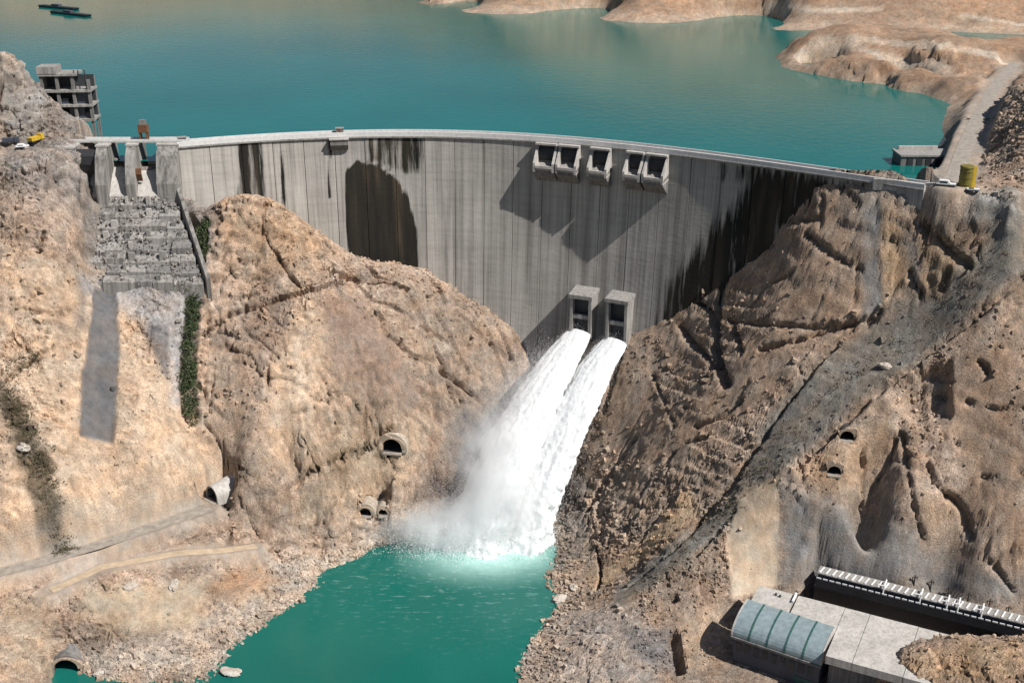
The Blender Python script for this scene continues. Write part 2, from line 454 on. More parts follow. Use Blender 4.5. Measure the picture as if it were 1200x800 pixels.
# ------------------------------------------------------------------ object helpers
def prop(o, label=None, cat=None, group=None, kind=None):
    if label: o['label'] = label
    if cat: o['category'] = cat
    if group: o['group'] = group
    if kind: o['kind'] = kind
    return o
def empty(name, loc, label, cat, group=None, rz=0.0):
    o = bpy.data.objects.new(name, None); COL.objects.link(o)
    o.location = loc; o.rotation_euler = (0, 0, rz); o.empty_display_size = 2
    return prop(o, label, cat, group)
def np_mesh(name, verts, quads, mat, smooth=True):
    me = bpy.data.meshes.new(name)
    v = np.ascontiguousarray(verts, np.float32).reshape(-1); q = np.ascontiguousarray(quads, np.int32)
    me.vertices.add(len(verts)); me.vertices.foreach_set('co', v)
    me.loops.add(q.size); me.loops.foreach_set('vertex_index', q.reshape(-1))
    me.polygons.add(len(q)); me.polygons.foreach_set('loop_start', np.arange(0, q.size, q.shape[1], dtype=np.int32))
    me.polygons.foreach_set('use_smooth', np.full(len(q), smooth))
    me.update(calc_edges=True)
    me.materials.append(M[mat])
    o = bpy.data.objects.new(name, me); COL.objects.link(o)
    return o
def fattr(o, name, vals):
    a = o.data.attributes.new(name, 'FLOAT', 'POINT'); a.data.foreach_set('value', np.ascontiguousarray(vals, np.float32))
def cattr(o, name, rgb):
    a = o.data.attributes.new(name, 'FLOAT_COLOR', 'POINT')
    a.data.foreach_set('color', np.ascontiguousarray(np.c_[rgb, np.ones(len(rgb))], np.float32).reshape(-1))
class MB:
    def __init__(s): s.v = []; s.f = []
    def add(s, vs, fs):
        k = len(s.v); s.v += [tuple(p) for p in vs]; s.f += [tuple(i + k for i in f) for f in fs]
    def hexa(s, p):      # p: 4 bottom, 4 top, both counter-clockwise seen from above
        s.add(p, [(3,2,1,0), (4,5,6,7), (0,1,5,4), (1,2,6,5), (2,3,7,6), (3,0,4,7)])
    def box(s, x0, x1, y0, y1, z0, z1):
        s.hexa([(x0,y0,z0),(x1,y0,z0),(x1,y1,z0),(x0,y1,z0),(x0,y0,z1),(x1,y0,z1),(x1,y1,z1),(x0,y1,z1)])
    def prism(s, prof, x0, x1):   # prof in (y, z), extruded along x
        n = len(prof)
        s.add([(x0, y, z) for y, z in prof] + [(x1, y, z) for y, z in prof],
              [tuple(range(n))[::-1], tuple(range(n, 2*n))] + [(i, (i+1) % n, n + (i+1) % n, n + i) for i in range(n)])
    def tube(s, pts, r, n=8):
        pts = [Vector(p) for p in pts]
        rr = r if isinstance(r, (list, tuple)) else [r] * len(pts)
        k = len(s.v)
        for i, p in enumerate(pts):
            t = (pts[min(i+1, len(pts)-1)] - pts[max(i-1, 0)]).normalized()
            a = t.cross(Vector((0, 0, 1)))
            if a.length < 1e-3: a = Vector((1, 0, 0))
            a.normalize(); b = a.cross(t)
            for j in range(n):
                q = p + (a * math.cos(2*math.pi*j/n) + b * math.sin(2*math.pi*j/n)) * rr[i]
                s.v.append(tuple(q))
        for i in range(len(pts)-1):
            for j in range(n):
                s.f.append((k+i*n+j, k+i*n+(j+1) % n, k+(i+1)*n+(j+1) % n, k+(i+1)*n+j))
        s.f.append(tuple(k+j for j in range(n))[::-1]); e = k+(len(pts)-1)*n
        s.f.append(tuple(e+j for j in range(n)))
    def build(s, name, mat, parent=None, smooth=False, fix=True, xf=None):
        me = bpy.data.meshes.new(name)
        if xf is not None: s.v = [tuple(xf @ Vector(p)) for p in s.v]
        me.from_pydata(s.v, [], s.f)
        if fix:
            import bmesh
            bm = bmesh.new(); bm.from_mesh(me); bmesh.ops.recalc_face_normals(bm, faces=bm.faces); bm.to_mesh(me); bm.free()
        if smooth: me.polygons.foreach_set('use_smooth', [True] * len(me.polygons))
        me.materials.append(M[mat]); me.update()
        o = bpy.data.objects.new(name, me); COL.objects.link(o)
        if parent is not None: adopt(o, parent)
        return o
def adopt(o, parent):
    o.parent = parent
    r = parent
    while r.parent is not None: r = r.parent
    if parent.type == 'EMPTY': o.matrix_parent_inverse = Matrix.Translation(parent.location).inverted()
    return o
def frame(x, y, z, ax, ay):
    """local frame: x along (ax, ay), y a quarter turn left of it, z up"""
    l = math.hypot(ax, ay); ax /= l; ay /= l
    return Matrix(((ax, -ay, 0, x), (ay, ax, 0, y), (0, 0, 1, z), (0, 0, 0, 1)))
def part_box(name, mat, parent, *b):
    m = MB(); m.box(*b); return m.build(name, mat, parent)
def frame_matrix(o, xdir, ydir):
    """place an Empty with local x / y axes given in plan"""
    o.rotation_euler = (0, 0, math.atan2(xdir[1], xdir[0]))

# ------------------------------------------------------------------ terrain: regions, cracks, roads
TAN=(.50,.375,.285); BROWN=(.33,.255,.195); BEIGE=(.60,.45,.32); GREY=(.25,.235,.22); DGREY=(.115,.118,.125)
PALE=(.50,.43,.36); TALUS=(.20,.185,.16)
REG = [ # outline in the picture, colour, strength, soft edge (m), roughness
 ([(0,280),(90,320),(150,340),(180,420),(250,520),(280,550),(200,600),(60,640),(0,650)], BEIGE, .75, 5, .55),
 ([(60,330),(95,350),(90,500),(60,430)], (.42,.33,.25), .5, 4, .7),
 ([(0,62),(50,80),(110,152),(215,190),(255,245),(240,330),(170,345),(100,330),(90,250),(0,230)], GREY, .8, 6, .9),
 ([(0,70),(40,85),(50,150),(0,155)], (.36,.335,.30), .6, 4, .9),
 ([(95,330),(180,330),(235,320),(228,400),(214,478),(201,474),(196,420),(170,380),(100,345)], (.36,.345,.335), .8, 3, .5),
 ([(172,385),(196,380),(198,450),(190,440)], DGREY, .7, 2, .5),
 ([(112,338),(135,338),(141,400),(133,520),(93,512),(97,440)], (.105,.11,.118), .92, 1.6, .12),
 ([(94,330),(105,332),(100,385),(88,392)], DGREY, .6, 2.5, .3),
 ([(255,232),(330,235),(400,300),(330,330),(260,300)], (.42,.28,.17), .6, 8, .9),
 ([(370,350),(420,345),(470,420),(500,480),(430,480),(390,430)], (.25,.18,.14), .75, 4, .4),
 ([(290,360),(340,352),(345,400),(300,425),(285,400)], (.26,.19,.145), .65, 4, .5),
 ([(350,345),(372,350),(385,430),(365,540),(305,545),(320,430)], BEIGE, .7, 5, .45),
 ([(430,325),(560,350),(625,405),(590,480),(520,470),(480,400)], BROWN, .7, 7, .9),
 ([(240,420),(285,420),(300,540),(250,500)], (.44,.34,.255), .6, 4, .5),
 ([(400,480),(500,500),(470,600),(350,600),(380,530)], (.42,.32,.215), .6, 6, .8),
 ([(90,690),(240,682),(240,738),(150,742),(95,722)], (.42,.34,.245), .8, 5, .22),
 ([(100,772),(230,737),(260,702),(330,652),(380,642),(480,602),(480,640),(400,682),(330,730),(270,795),(120,800)], PALE, .85, 4, .9),
 ([(0,450),(25,470),(60,540),(78,622),(50,635),(30,560),(0,485)], (.085,.072,.048), .85, 3, 1),
 ([(240,690),(300,660),(330,680),(280,712)], (.33,.20,.115), .7, 3, .5),
 ([(0,690),(60,700),(60,790),(0,800)], (.43,.33,.23), .6, 5, .6),
 ([(850,300),(960,300),(1020,340),(960,370),(860,370)], (.33,.225,.15), .7, 10, .8),
 ([(1200,240),(1130,235),(1160,300),(1080,345),(960,420),(900,490),(850,590),(720,690),(720,712),(800,660),(920,555),(1000,480),(1100,400),(1200,320)], TALUS, .92, 2.5, .45),
 ([(868,575),(912,560),(913,690),(860,702),(850,640)], (.50,.40,.295), .95, 1.5, .06),
 ([(915,570),(1000,590),(1060,620),(1110,650),(1200,690),(1200,722),(960,668),(915,692)], (.235,.225,.212), .9, 4, .3),
 ([(930,560),(1040,480),(1050,520),(1010,580),(960,580)], (.42,.29,.18), .6, 4, .5),
 ([(1120,430),(1200,370),(1200,660),(1130,580)], (.33,.235,.165), .8, 6, .45),
 ([(1080,590),(1120,580),(1130,640),(1090,640)], (.42,.30,.20), .6, 3, .6),
 ([(612,770),(660,715),(730,710),(790,760),(770,802),(608,802)], (.43,.37,.32), .8, 4, .9),
 ([(725,735),(790,735),(797,790),(740,772)], (.16,.16,.165), .7, 2.5, .8),
 ([(688,672),(740,650),(800,580),(820,600),(760,650),(700,690)], (.46,.32,.19), .65, 4, .3),
 ([(800,720),(850,700),(850,760),(800,790)], (.46,.34,.24), .6, 4, .4),
 ([(1010,242),(1030,242),(1033,365),(1010,375)], (.25,.243,.235), .85, 1.6, .3),
 ([(1056,285),(1072,285),(1078,335),(1066,335)], (.27,.26,.25), .6, 2, .4),
 ([(1032,250),(1056,270),(1064,340),(1036,360)], (.44,.31,.19), .7, 3, .5),
 ([(1080,290),(1130,310),(1110,345),(1082,340)], (.44,.31,.19), .6, 3, .5),
 ([(1000,217),(1195,224),(1190,260),(1130,245),(1020,238)], (.36,.34,.31), .8, 3, .8),
 ([(1050,780),(1130,748),(1200,752),(1200,802),(1050,802)], (.40,.27,.155), .7, 5, 1),
 ([(1088,184),(1108,128),(1132,128),(1108,206),(1092,206)], (.12,.112,.105), .8, 3, .9),  # bank wedge darkened: shade of the cliff put into its colour
 ([(640,560),(692,540),(690,640),(640,690)], (.15,.14,.13), .8, 4, .7),
 ([(720,330),(790,325),(830,420),(760,540),(705,500)], (.33,.25,.19), .7, 5, .5),
 ([(860,300),(940,240),(1010,240),(1010,370),(880,370)], (.42,.315,.235), .7, 6, .6),
 ([(860,380),(1000,385),(900,470),(800,560),(760,500),(850,450)], (.36,.27,.20), .7, 6, .6),
]
CRACKS = [ # line in the picture, half width (m), depth (m)
 ([(851,305),(850,330),(843,355),(841,385),(838,410),(846,440),(852,450)], 2.0, 6),
 ([(798,346),(818,354),(832,362),(838,385)], 1.2, 3.5),
 ([(797,383),(812,402),(824,412),(836,430)], 1.3, 3.5),
 ([(853,376),(900,381),(960,384),(1000,379)], .9, 2.2),
 ([(860,384),(864,398),(870,414)], 1.2, 3),
 ([(890,410),(940,398),(1000,381),(1032,366)], 1.1, 3),
 ([(945,274),(975,300),(1010,317)], .9, 2.5),
 ([(1074,262),(1092,274),(1112,295),(1136,312)], 1.4, 3.5),
 ([(1066,320),(1080,346)], .9, 2.5), ([(1111,318),(1104,336)], 1.4, 3.5), ([(1030,280),(1060,284)], .8, 2),
 ([(1200,325),(1150,368),(1100,405),(1050,442),(1000,488),(945,538)], 1.2, 2.5),
 ([(1032,371),(985,398),(955,430),(905,498),(862,560),(795,640),(735,690)], 1.2, 2.5),
 ([(1050,515),(1040,545),(1022,570)], 1.0, 2.5), ([(1057,508),(1066,560),(1070,590),(1082,632)], .9, 2.2),
 ([(1088,545),(1095,566),(1112,580)], .9, 2.2), ([(1114,582),(1128,598),(1138,628)], 1.3, 3), ([(1011,520),(1009,600)], .9, 2.5),
 ([(1160,660),(1172,672),(1188,694)], 1.0, 2.2), ([(1148,424),(1158,438)], 1.0, 2.5),
 ([(745,514),(722,545),(708,562),(690,598)], 1.4, 4), ([(745,345),(738,380),(728,410),(716,450),(709,480)], 1.3, 4),
 ([(700,642),(704,668),(700,690)], .9, 3), ([(880,360),(900,335),(930,318)], .7, 1.6),
 ([(790,500),(780,470),(765,440)], .8, 2), ([(870,470),(845,490),(815,500)], .9, 2.2), ([(780,540),(800,520),(830,512)], .8, 2),
 ([(232,398),(270,371),(320,353),(360,341),(400,331)], 1.2, 3.5), ([(395,322),(418,328)], 2.0, 4),
 ([(445,370),(452,390),(468,405),(485,420),(506,423)], 1.1, 3), ([(517,436),(540,452),(562,470)], 1.2, 3), ([(505,440),(509,468),(512,492)], 1.7, 4),
 ([(240,440),(240,494)], .8, 2), ([(243,500),(268,540),(298,560)], 1.0, 2), ([(340,575),(365,552),(400,538),(440,522)], 1.2, 3),
 ([(358,430),(356,480),(360,530)], .7, 1.5), ([(20,362),(80,370)], .7, 1.6), ([(0,452),(40,420),(70,405)], 1.1, 2.5),
 ([(236,262),(232,300),(226,345),(222,400),(219,450),(224,490)], 3.2, 4.5),
 ([(300,330),(290,350),(282,372)], .8, 1.8), ([(430,350),(470,365),(520,400)], .8, 2), ([(540,370),(570,400),(600,425)], .8, 2),
 ([(860,600),(840,625),(815,650)], .9, 2.2), ([(790,700),(778,706)], 2.0, 3), ([(790,745),(797,785)], 2.2, 5),
 ([(1130,470),(1170,480),(1200,478)], .8, 1.8), ([(1150,560),(1200,555)], .7, 1.5),
 ([(900,250),(930,262),(960,255)], .8, 2), ([(860,300),(885,285),(905,290)], .8, 2),
]
CRACKS = [(hit(dens(c, 5)), wd, dp) for c, wd, dp in CRACKS]
# joint sets: long straight fractures running across both abutments
jr = random.Random(17)
JOINTS = []
for _ in range(210):
    left = jr.random() < .5
    px, py = (jr.uniform(20, 600), jr.uniform(250, 640)) if left else (jr.uniform(700, 1190), jr.uniform(240, 680))
    c0 = hit([(px, py)])[0]
    fam = jr.choice((0, 0, 1, 2))
    ang = ((-.75, .55, 1.5) if left else (.6, -.5, 1.6))[fam] + jr.uniform(-.16, .16)
    ln_ = jr.uniform(6, 26); p_ = []
    for q in np.linspace(-.5, .5, 9):
        x_ = c0[0] + math.cos(ang) * ln_ * q + jr.uniform(-.5, .5); y_ = c0[1] + math.sin(ang) * ln_ * q * .6 + jr.uniform(-.5, .5)
        p_.append((x_, y_, float(base_h(np.array([x_]), np.array([y_]))[0])))
    JOINTS.append((np.array(p_), jr.uniform(.45, .8), jr.uniform(1.4, 3.0)))
CAVES = [([(112,338),(135,338),(141,400),(133,520),(93,512),(97,440)], 1.6, .9), ([(1042,455),(1065,440),(1112,430),(1112,492),(1085,502),(1055,494)], 7.0, 2.0),
         ([(94,186),(214,186),(236,305),(230,312),(100,312)], 5.0, 1.5)]

road_px = [(-40,683),(0,670),(60,655),(120,637),(180,617),(225,602),(246,595)]
ROAD_L = np.array([atZ(px, py, 28.0) for px, py in road_px])
ROAD_R = np.array([atZ(px, py, 171.0) for px, py in [(1112,216),(1120,205),(1130,175),(1142,148),(1152,128),(1163,108),(1176,90),(1190,74)]])
TRACK = np.array([atZ(px, py, z) for px, py, z in [(60,692,22),(120,664,22.5),(160,657,21.5),(210,648,20.5),(260,645,18),(300,640,15)]])
def plan_dist(X, Y, q):
    d2 = np.full(X.shape, 1e12); zz = np.zeros(X.shape)
    for a, b in zip(q[:-1], q[1:]):
        e = b - a
        t = np.clip(((X - a[0]) * e[0] + (Y - a[1]) * e[1]) / (e[0]**2 + e[1]**2), 0, 1)
        d = (X - a[0] - t*e[0])**2 + (Y - a[1] - t*e[1])**2
        m = d < d2
        d2 = np.where(m, d, d2); zz = np.where(m, a[2] + t*e[2], zz)
    return np.sqrt(d2), zz
# powerhouse yard
PAD = np.array([atZ(px, py, 26)[:2] for px, py in [(862,742),(925,686),(955,670),(1250,742),(1250,752),(1130,752),(1030,778),(960,840),(870,800)]])

def px_poly(px, py, poly, soft):
    poly = np.asarray(poly, float); ins = np.zeros(px.shape, bool); d2 = np.full(px.shape, 1e9)
    for (ax, ay), (bx, by) in zip(poly, np.roll(poly, -1, 0)):
        c = ((ay > py) != (by > py)); ins ^= c & (px < (bx-ax)*(py-ay)/((by-ay) or 1e-9)+ax)
        ex, ey = bx-ax, by-ay
        t = np.clip(((px-ax)*ex+(py-ay)*ey)/(ex*ex+ey*ey+1e-9), 0, 1)
        d2 = np.minimum(d2, (px-ax-t*ex)**2+(py-ay-t*ey)**2)
    return sstep(-soft, soft, np.sqrt(d2) * np.where(ins, 1, -1))
# ------------------------------------------------------------------ dam line
crest_px = [(205,166),(250,162),(300,158.5),(350,156),(400,154.5),(450,153.5),(500,153.5),(550,154.5),(600,156.5),(650,160),(700,164),(750,169),(800,175),(850,181),(900,188),(950,195),(1000,202),(1050,209),(1100,216),(1150,223)]
CREST = 171.0
cw = np.array([atZ(px, py, CREST) for px, py in crest_px])
cpoly = np.polyfit(cw[:, 0] / 100, cw[:, 1], 4)
cx = np.linspace(cw[0, 0], atZ(1088, 214.5, CREST)[0], 900); cyv = np.polyval(cpoly, cx / 100)
cs = np.r_[0, np.cumsum(np.hypot(np.diff(cx), np.diff(cyv)))]
CLEN = cs[-1]
ctx = np.gradient(cx, cs); cty = np.gradient(cyv, cs)
def crest(s):
    """upstream-side crest point, tangent and downstream normal at arc length s"""
    x = np.interp(s, cs, cx); y = np.interp(s, cs, cyv); a = np.interp(s, cs, ctx); b = np.interp(s, cs, cty)
    l = np.hypot(a, b); a = a / l; b = b / l
    return x, y, a, b, b, -a
def crest_at_px(px):
    k = np.interp(px, [600 + F_PX * x / (y * CP - (CREST - CAM_Z) * SP) for x, y in zip(cx, cyv)], cs)
    return float(k)
def face_off(z):
    d = np.clip((CREST - z) / 110.0, 0, 1.4)
    return 4.6 + 7.5 * d ** 1.6
def project(V):
    d = V - np.array((0, 0, CAM_Z))
    dep = d[:, 1] * CP - d[:, 2] * SP
    return 600 + F_PX * d[:, 0] / dep, 400 - F_PX * (d[:, 1] * SP + d[:, 2] * CP) / dep

def far_line(line):
    q = []
    for px, py in dens(line, 5):
        Ys = np.arange(640.0, 1250.0, 1.5); dx, dy, dz = ray(px, py)
        X = dx * Ys / dy; k = np.where(CAM_Z + dz * Ys / dy <= base_h(X, Ys) + .1)[0]
        if len(k): q.append((X[k[0]], Ys[k[0]], 0.0))
    return np.array(q)
FAR_TRACKS = [far_line(l) for l in ([(935,68),(962,52),(1000,55),(1040,68),(1080,78),(1110,82)], [(1000,47),(1050,50),(1100,54),(1150,62),(1185,70)], [(1130,20),(1160,24),(1200,30)], [(900,10),(960,14),(1030,12)])]
def terrain(name, x0, x1, y0, y1, step, detail=True, sy=None):
    sy = sy or step
    xs = np.arange(x0, x1 + step*.5, step); ys = np.arange(y0, y1 + sy*.5, sy)
    X, Y = np.meshgrid(xs, ys)
    Z = base_h(X, Y)
    flat = np.zeros(X.shape)
    for q, hw in ((ROAD_L, 4.2), (ROAD_R, 6.5), (TRACK, 2.8)):
        d, zz = plan_dist(X, Y, q)
        k = 1 - sstep(hw, hw + 5, d)
        Z = Z + (zz - Z) * k; flat = np.maximum(flat, k)
    lim = np.where((X > -157) & (X < 175), np.polyval(cpoly, X / 100) - 1.0, np.where((X >= -204) & (X <= -157), 553.0, 1e9))
    Z = np.where((Y > lim) & (Y < np.where(X > 160, lim + 45, 700)), np.minimum(Z, 146), Z)
    yard = px_poly(X, Y, PAD, 3.0)
    Z = np.where(yard > 0, np.minimum(Z, Z + (14 - Z) * yard), Z)
    P = np.stack([X, Y, Z], -1)
    gy, gx = np.gradient(Z, sy, step)
    nrm = np.stack([-gx, -gy, np.ones_like(Z)], -1); nrm /= np.linalg.norm(nrm, axis=-1, keepdims=True)
    # colour and roughness patches
    t = np.clip(.5 + 1.1*fbm(P, 38, 4, .55, 3.1) + .22*sstep(0, 60, X) * sstep(640, 560, Y) - .1, 0, 1)
    C = np.array(TAN) * (1 - t[..., None]) + np.array(BROWN) * t[..., None]
    far = sstep(620, 720, Y)[..., None]
    C = C * (1 - far) + far * (np.array((.40, .265, .175)) * (1 - t[..., None]) + np.array((.33, .24, .17)) * t[..., None])
    A = np.full(X.shape, 1.0)
    wob = 2.2 * fbm(P, 7, 3, .6, 9.0)
    if detail:
        for poly, col, st, soft, ro in REG:
            ww = wob * (1.0 if soft > 2 else .3)
            m = poly_mask(X + ww, Y + ww*.7, poly, soft * (1.0 if soft > 2 else .6)) * st
            C = C * (1 - m[..., None]) + np.array(col) * m[..., None]
            A = A * (1 - m) + ro * m
    # pale bleached rock just above both waterlines
    lvl = np.where(Y > 575, WATER, 0.0)
    k = sstep(9, 1, np.abs(Z - lvl)) * .55 * (Z > lvl - 2)
    k = k * (np.where(Y > 575, 1, .8))
    C = C * (1 - k[..., None]) + np.array((.50, .40, .31)) * k[..., None]
    C = C * (1 - flat[..., None] * .7) + np.array((.30, .265, .225)) * flat[..., None] * .7
    A = A * (1 - flat)
    if Y.max() > 700:
        for ln_ in FAR_TRACKS:
            d, _ = plan_dist(X, Y, ln_)
            k = (1 - sstep(2.2, 5.0, d + 1.5 * wob / 2.2)) * .8
            C = C * (1 - k[..., None]) + np.array((.58, .48, .38)) * k[..., None]
    # rock relief
    slope = 1 - nrm[..., 2]
    P0 = P
    q = P @ np.array((.42, .45, .79)) + 5 * fbm(P, 30, 3, .5, 5.0)
    saw = (q / 7.5) % 1.0
    W = P + np.stack([fbm(P, 9, 2, .5, 41.0), fbm(P, 9, 2, .5, 43.0), fbm(P, 9, 2, .5, 47.0)], -1) * 2.5
    D = 1.1 * ridged(P, 30, 3, .5, 1.7) + .6 * fbm(P, 12, 3, .55, 2.2)
    D = D + 1.7 * (saw - .5) * sstep(-.2, .3, fbm(P, 40, 2, .5, 7.7))
    if step < 3.5:
        St = np.array((1.0, 1.0, 1.5))
        blk = sstep(-.35, .25, fbm(P, 34, 3, .55, 71.0))
        e1, c1 = voro(W * St, 10.0, 3.3)
        e2, c2 = voro(W * St, 4.2, 13.7)
        D = D + blk * (1.1 * c1 - 1.3 * np.exp(-(e1 / .07) ** 2)) + (.35 + .65*blk) * (.6 * c2 - .55 * np.exp(-(e2 / .09) ** 2)) * (1 - .5 * sstep(.35, .65, slope))
        C = C * (1 + A * (.16 * c1 * blk + .16 * c2))[..., None]
    if step < 1.5:
        e3, c3 = voro(W, 1.9, 23.7)
        calm = 1 - .75 * sstep(.3, .6, slope)
        D = D + .36 * c3 * calm + .22 * ridged(P, 3.6, 2, .6, 8.8)
        C = C * (1 + A * .22 * c3)[..., None]
    D = D * (1 - .45 * sstep(10, 50, X) * sstep(620, 560, Y))
    D = D * (.10 + .90 * A) * (0.5 + 0.7 * sstep(.04, .3, slope)) * (1 - flat)
    D = D * np.where(np.abs(Z - lvl) < 5, .6, 1.0)
    P = P + nrm * D[..., None]
    if detail:
        wb = 1.3 * fbm(P0, 3.2, 3, .6, 77.0)
        for qq, wd, dp in CRACKS:
            d = line_dist(P0, qq) + wb * .8
            k = sstep(wd * 1.35, wd * .55, d)
            P = P - nrm * (dp * 1.15 * k)[..., None]
        jm = sstep(.5, .95, A)
        for qq, wd, dp in JOINTS:
            d = line_dist(P0, qq) + wb * .5
            P = P - nrm * (dp * (.55 if qq[0, 0] > 20 else 1.0) * sstep(wd * 1.35, wd * .55, d) * jm)[..., None]
        for poly, dp, soft in CAVES:
            m = poly_mask(X + wob*.5, Y + wob*.3, poly, soft)
            P = P - nrm * (dp * m * (.85 + .4*fbm(P0, 6, 2, .5, 3.3)))[..., None]
    return X, Y, P, C, A, nrm
def grid_quads(ny, nx):
    i = np.arange(ny*nx).reshape(ny, nx)
    return np.stack([i[:-1,:-1], i[:-1,1:], i[1:,1:], i[1:,:-1]], -1).reshape(-1, 4)
def emit_terrain(name, data, cut=None):
    X, Y, P, C, A, nrm = data
    ny, nx = X.shape
    q = grid_quads(ny, nx)
    V = P.reshape(-1, 3)
    keep = np.ones(len(V), bool) if cut is None else ~cut(V)
    q = q[keep[q].all(1)]
    used = np.zeros(len(V), bool); used[q.ravel()] = True
    idx = np.cumsum(used) - 1
    o = np_mesh(name, V[used], idx[q], 'rock', smooth=True)
    if name == 'terrain':
        nz = nrm[..., 2].reshape(-1)[used][idx[q][:, 0]]; ro_ = A.reshape(-1)[used][idx[q][:, 0]]
        o.data.polygons.foreach_set('use_smooth', (nz < .62) | (ro_ < .5))
    cattr(o, 'albedo', np.clip(C.reshape(-1, 3)[used], .02, .8))
    fattr(o, 'rough_rock', A.reshape(-1)[used])
    return prop(o, kind='structure')

# ------------------------------------------------------------------ tunnels (mouths are cut out of the hillside)
TUN = []   # (mouth point, direction into the rock, half width, wall height, cut depth, name, label, options)
def tunnel(px, py, dirx, diry, hw, label, name='tunnel_portal', out=.5, length=22.0, ring=1.5, mat='conc', canopy=False):
    p = hit([(px, py)])[0]
    l = math.hypot(dirx, diry)
    TUN.append(dict(p=p, d=(dirx/l, diry/l), hw=hw, label=label, name=name, out=out, length=length, ring=ring, mat=mat, canopy=canopy))
tunnel(460, 521, .15, 1, 4.6, 'large dark arched tunnel mouth with pale rim, left of the water jet', ring=2.3, mat='pale_ring')
_a = atZ(250, 592, 28); _b = atZ(312, 562, 30)
tunnel(250, 588, _b[0]-_a[0], _b[1]-_a[1], 3.8, 'tunnel mouth at the end of the gravel road under a pale concrete barrel canopy', ring=.7, length=30, canopy=True)
tunnel(430, 595, .1, 1, 2.7, 'larger of two small low tunnel mouths just above the pool shore', ring=1.7, mat='pale_ring')
tunnel(450, 597, .1, 1, 2.1, 'smaller of two small low tunnel mouths just above the pool shore', ring=1.5, mat='pale_ring')
tunnel(78, 779, -.1, 1, 4.6, 'dark diversion tunnel mouth with river water standing in it', ring=1.4, mat='conc_dark')
tunnel(993, 511, .25, 1, 2.7, 'upper of two dark openings in the cliff beside the talus band', name='cliff_opening', ring=1.0, mat='tunnel')
tunnel(978, 550, .25, 1, 2.5, 'lower of two dark openings in the cliff beside the talus band', name='cliff_opening', ring=1.0, mat='tunnel')
def arch(hw, n=10, extra=0.0):
    """arch section in (across, up): floor at 0"""
    h = hw * .55
    pts = [(-hw - extra, 0)]
    for i in range(n + 1):
        a = math.pi * (1 - i / n)
        pts.append(((hw + extra) * math.cos(a), h + (hw + extra) * math.sin(a)))
    pts.append((hw + extra, 0))
    return pts
def tunnel_axes(t, V):
    p, d = t['p'], t['d']
    al = (V[..., 0] - p[0]) * d[0] + (V[..., 1] - p[1]) * d[1]
    ac = (V[..., 0] - p[0]) * d[1] - (V[..., 1] - p[1]) * d[0]
    return al, ac, V[..., 2] - t['base']
def tunnel_cut(V):
    c = np.zeros(len(V), bool)
    for t in TUN:
        al, ac, up = tunnel_axes(t, V); hw = t['hw']
        r = np.hypot(ac, np.maximum(up - hw * .55, 0))
        c |= (al > .1) & (al < t['length'] - 1) & (r < hw - .15) & (up > -.1)
        c |= (al > -1.1) & (al <= .1) & (np.abs(ac) < hw - .1) & (up < .5) & (up > -.5)
    return c

# ------------------------------------------------------------------ ground
near = terrain('near', -272, 286, 322, 603, 0.8, True, 0.55)
NZ0 = near[2][..., 2].copy()
for t in TUN:      # level a cutting in front of each mouth and set the mouth into the finished face
    hw = t['hw']; t['base'] = t['p'][2] - hw * .75; d = t['d']; p = t['p']
    if t['canopy']:
        t['base'] = 28.25; t['al'] = 0.0
    else:
        a_ = -12.0
        while a_ < 14:
            hh = []
            for c_ in (-.9*hw, -.45*hw, 0, .45*hw, .9*hw):
                i = int(round((p[0] + d[0]*a_ + d[1]*c_ + 272) / .8)); j = int(round((p[1] + d[1]*a_ - d[0]*c_ - 322) / .55))
                hh.append(near[2][j, i, 2])
            if max(hh) > t['base'] + hw * 1.5: break
            a_ += .3
        t['p'] = np.array((p[0] + d[0]*a_, p[1] + d[1]*a_, p[2]))
    al, ac, up = tunnel_axes(t, near[2])
    if t['canopy']: m_ = (al > -5) & (al < 11) & (np.abs(ac) < hw + 2.2) & (up > -.2)
    else: m_ = (al > -14) & (al <= .1) & (np.abs(ac) < hw + .3) & (up > -.05)
    near[2][..., 2] = np.where(m_, t['base'] - .2, near[2][..., 2])
def cut_near(V):
    deep = (V[:, 2] < -5) | ((V[:, 1] > 585) & (V[:, 2] < 150))
    return tunnel_cut(V) | deep
emit_terrain('terrain', near, cut_near)
NX, NY, NP = near[0], near[1], near[2]
def ground(x, y):
    """height of the finished hillside"""
    i = int(round((x + 272) / .8)); j = int(round((y - 322) / .55))
    return float(NP[min(max(j, 0), NP.shape[0]-1), min(max(i, 0), NP.shape[1]-1), 2])
mid = terrain('mid', -320, 420, 600, 800, 2.0, True)
emit_terrain('reservoir_banks', mid, lambda V: V[:, 2] < 154)
fart = terrain('far', 40-120, 456, 796, 1290, 3.0, False)
emit_terrain('far_shore', fart, lambda V: V[:, 2] < 152)
# hills beyond, outside the survey
xs = np.arange(-1500, 1600, 28.0); ys = np.arange(700, 3200, 28.0)
HX, HY = np.meshgrid(xs, ys)
HZ = np.clip(tps(HX, HY), -20, 620)
HP = np.stack([HX, HY, HZ], -1)
HP[..., 2] += 26 * ridged(HP, 260, 5, .5, 2.0) * sstep(160, 230, HZ)
inner = (HX > -70) & (HX < 440) & (HY < 1270)
t = np.clip(.5 + fbm(HP, 200, 4), 0, 1)[..., None]
hc = np.array((.38, .26, .175)) * (1 - t) + np.array((.29, .22, .16)) * t
q = grid_quads(*HX.shape)
V = HP.reshape(-1, 3); keep = ~(inner.ravel() | (V[:, 2] < 140) | ((V[:, 1] < 800) & (np.abs(V[:, 0]) < 400)))
q = q[keep[q].all(1)]
ho = np_mesh('hills', V, q, 'rock')
cattr(ho, 'albedo', hc.reshape(-1, 3)); fattr(ho, 'rough_rock', np.ones(len(V)))
prop(ho, kind='structure')

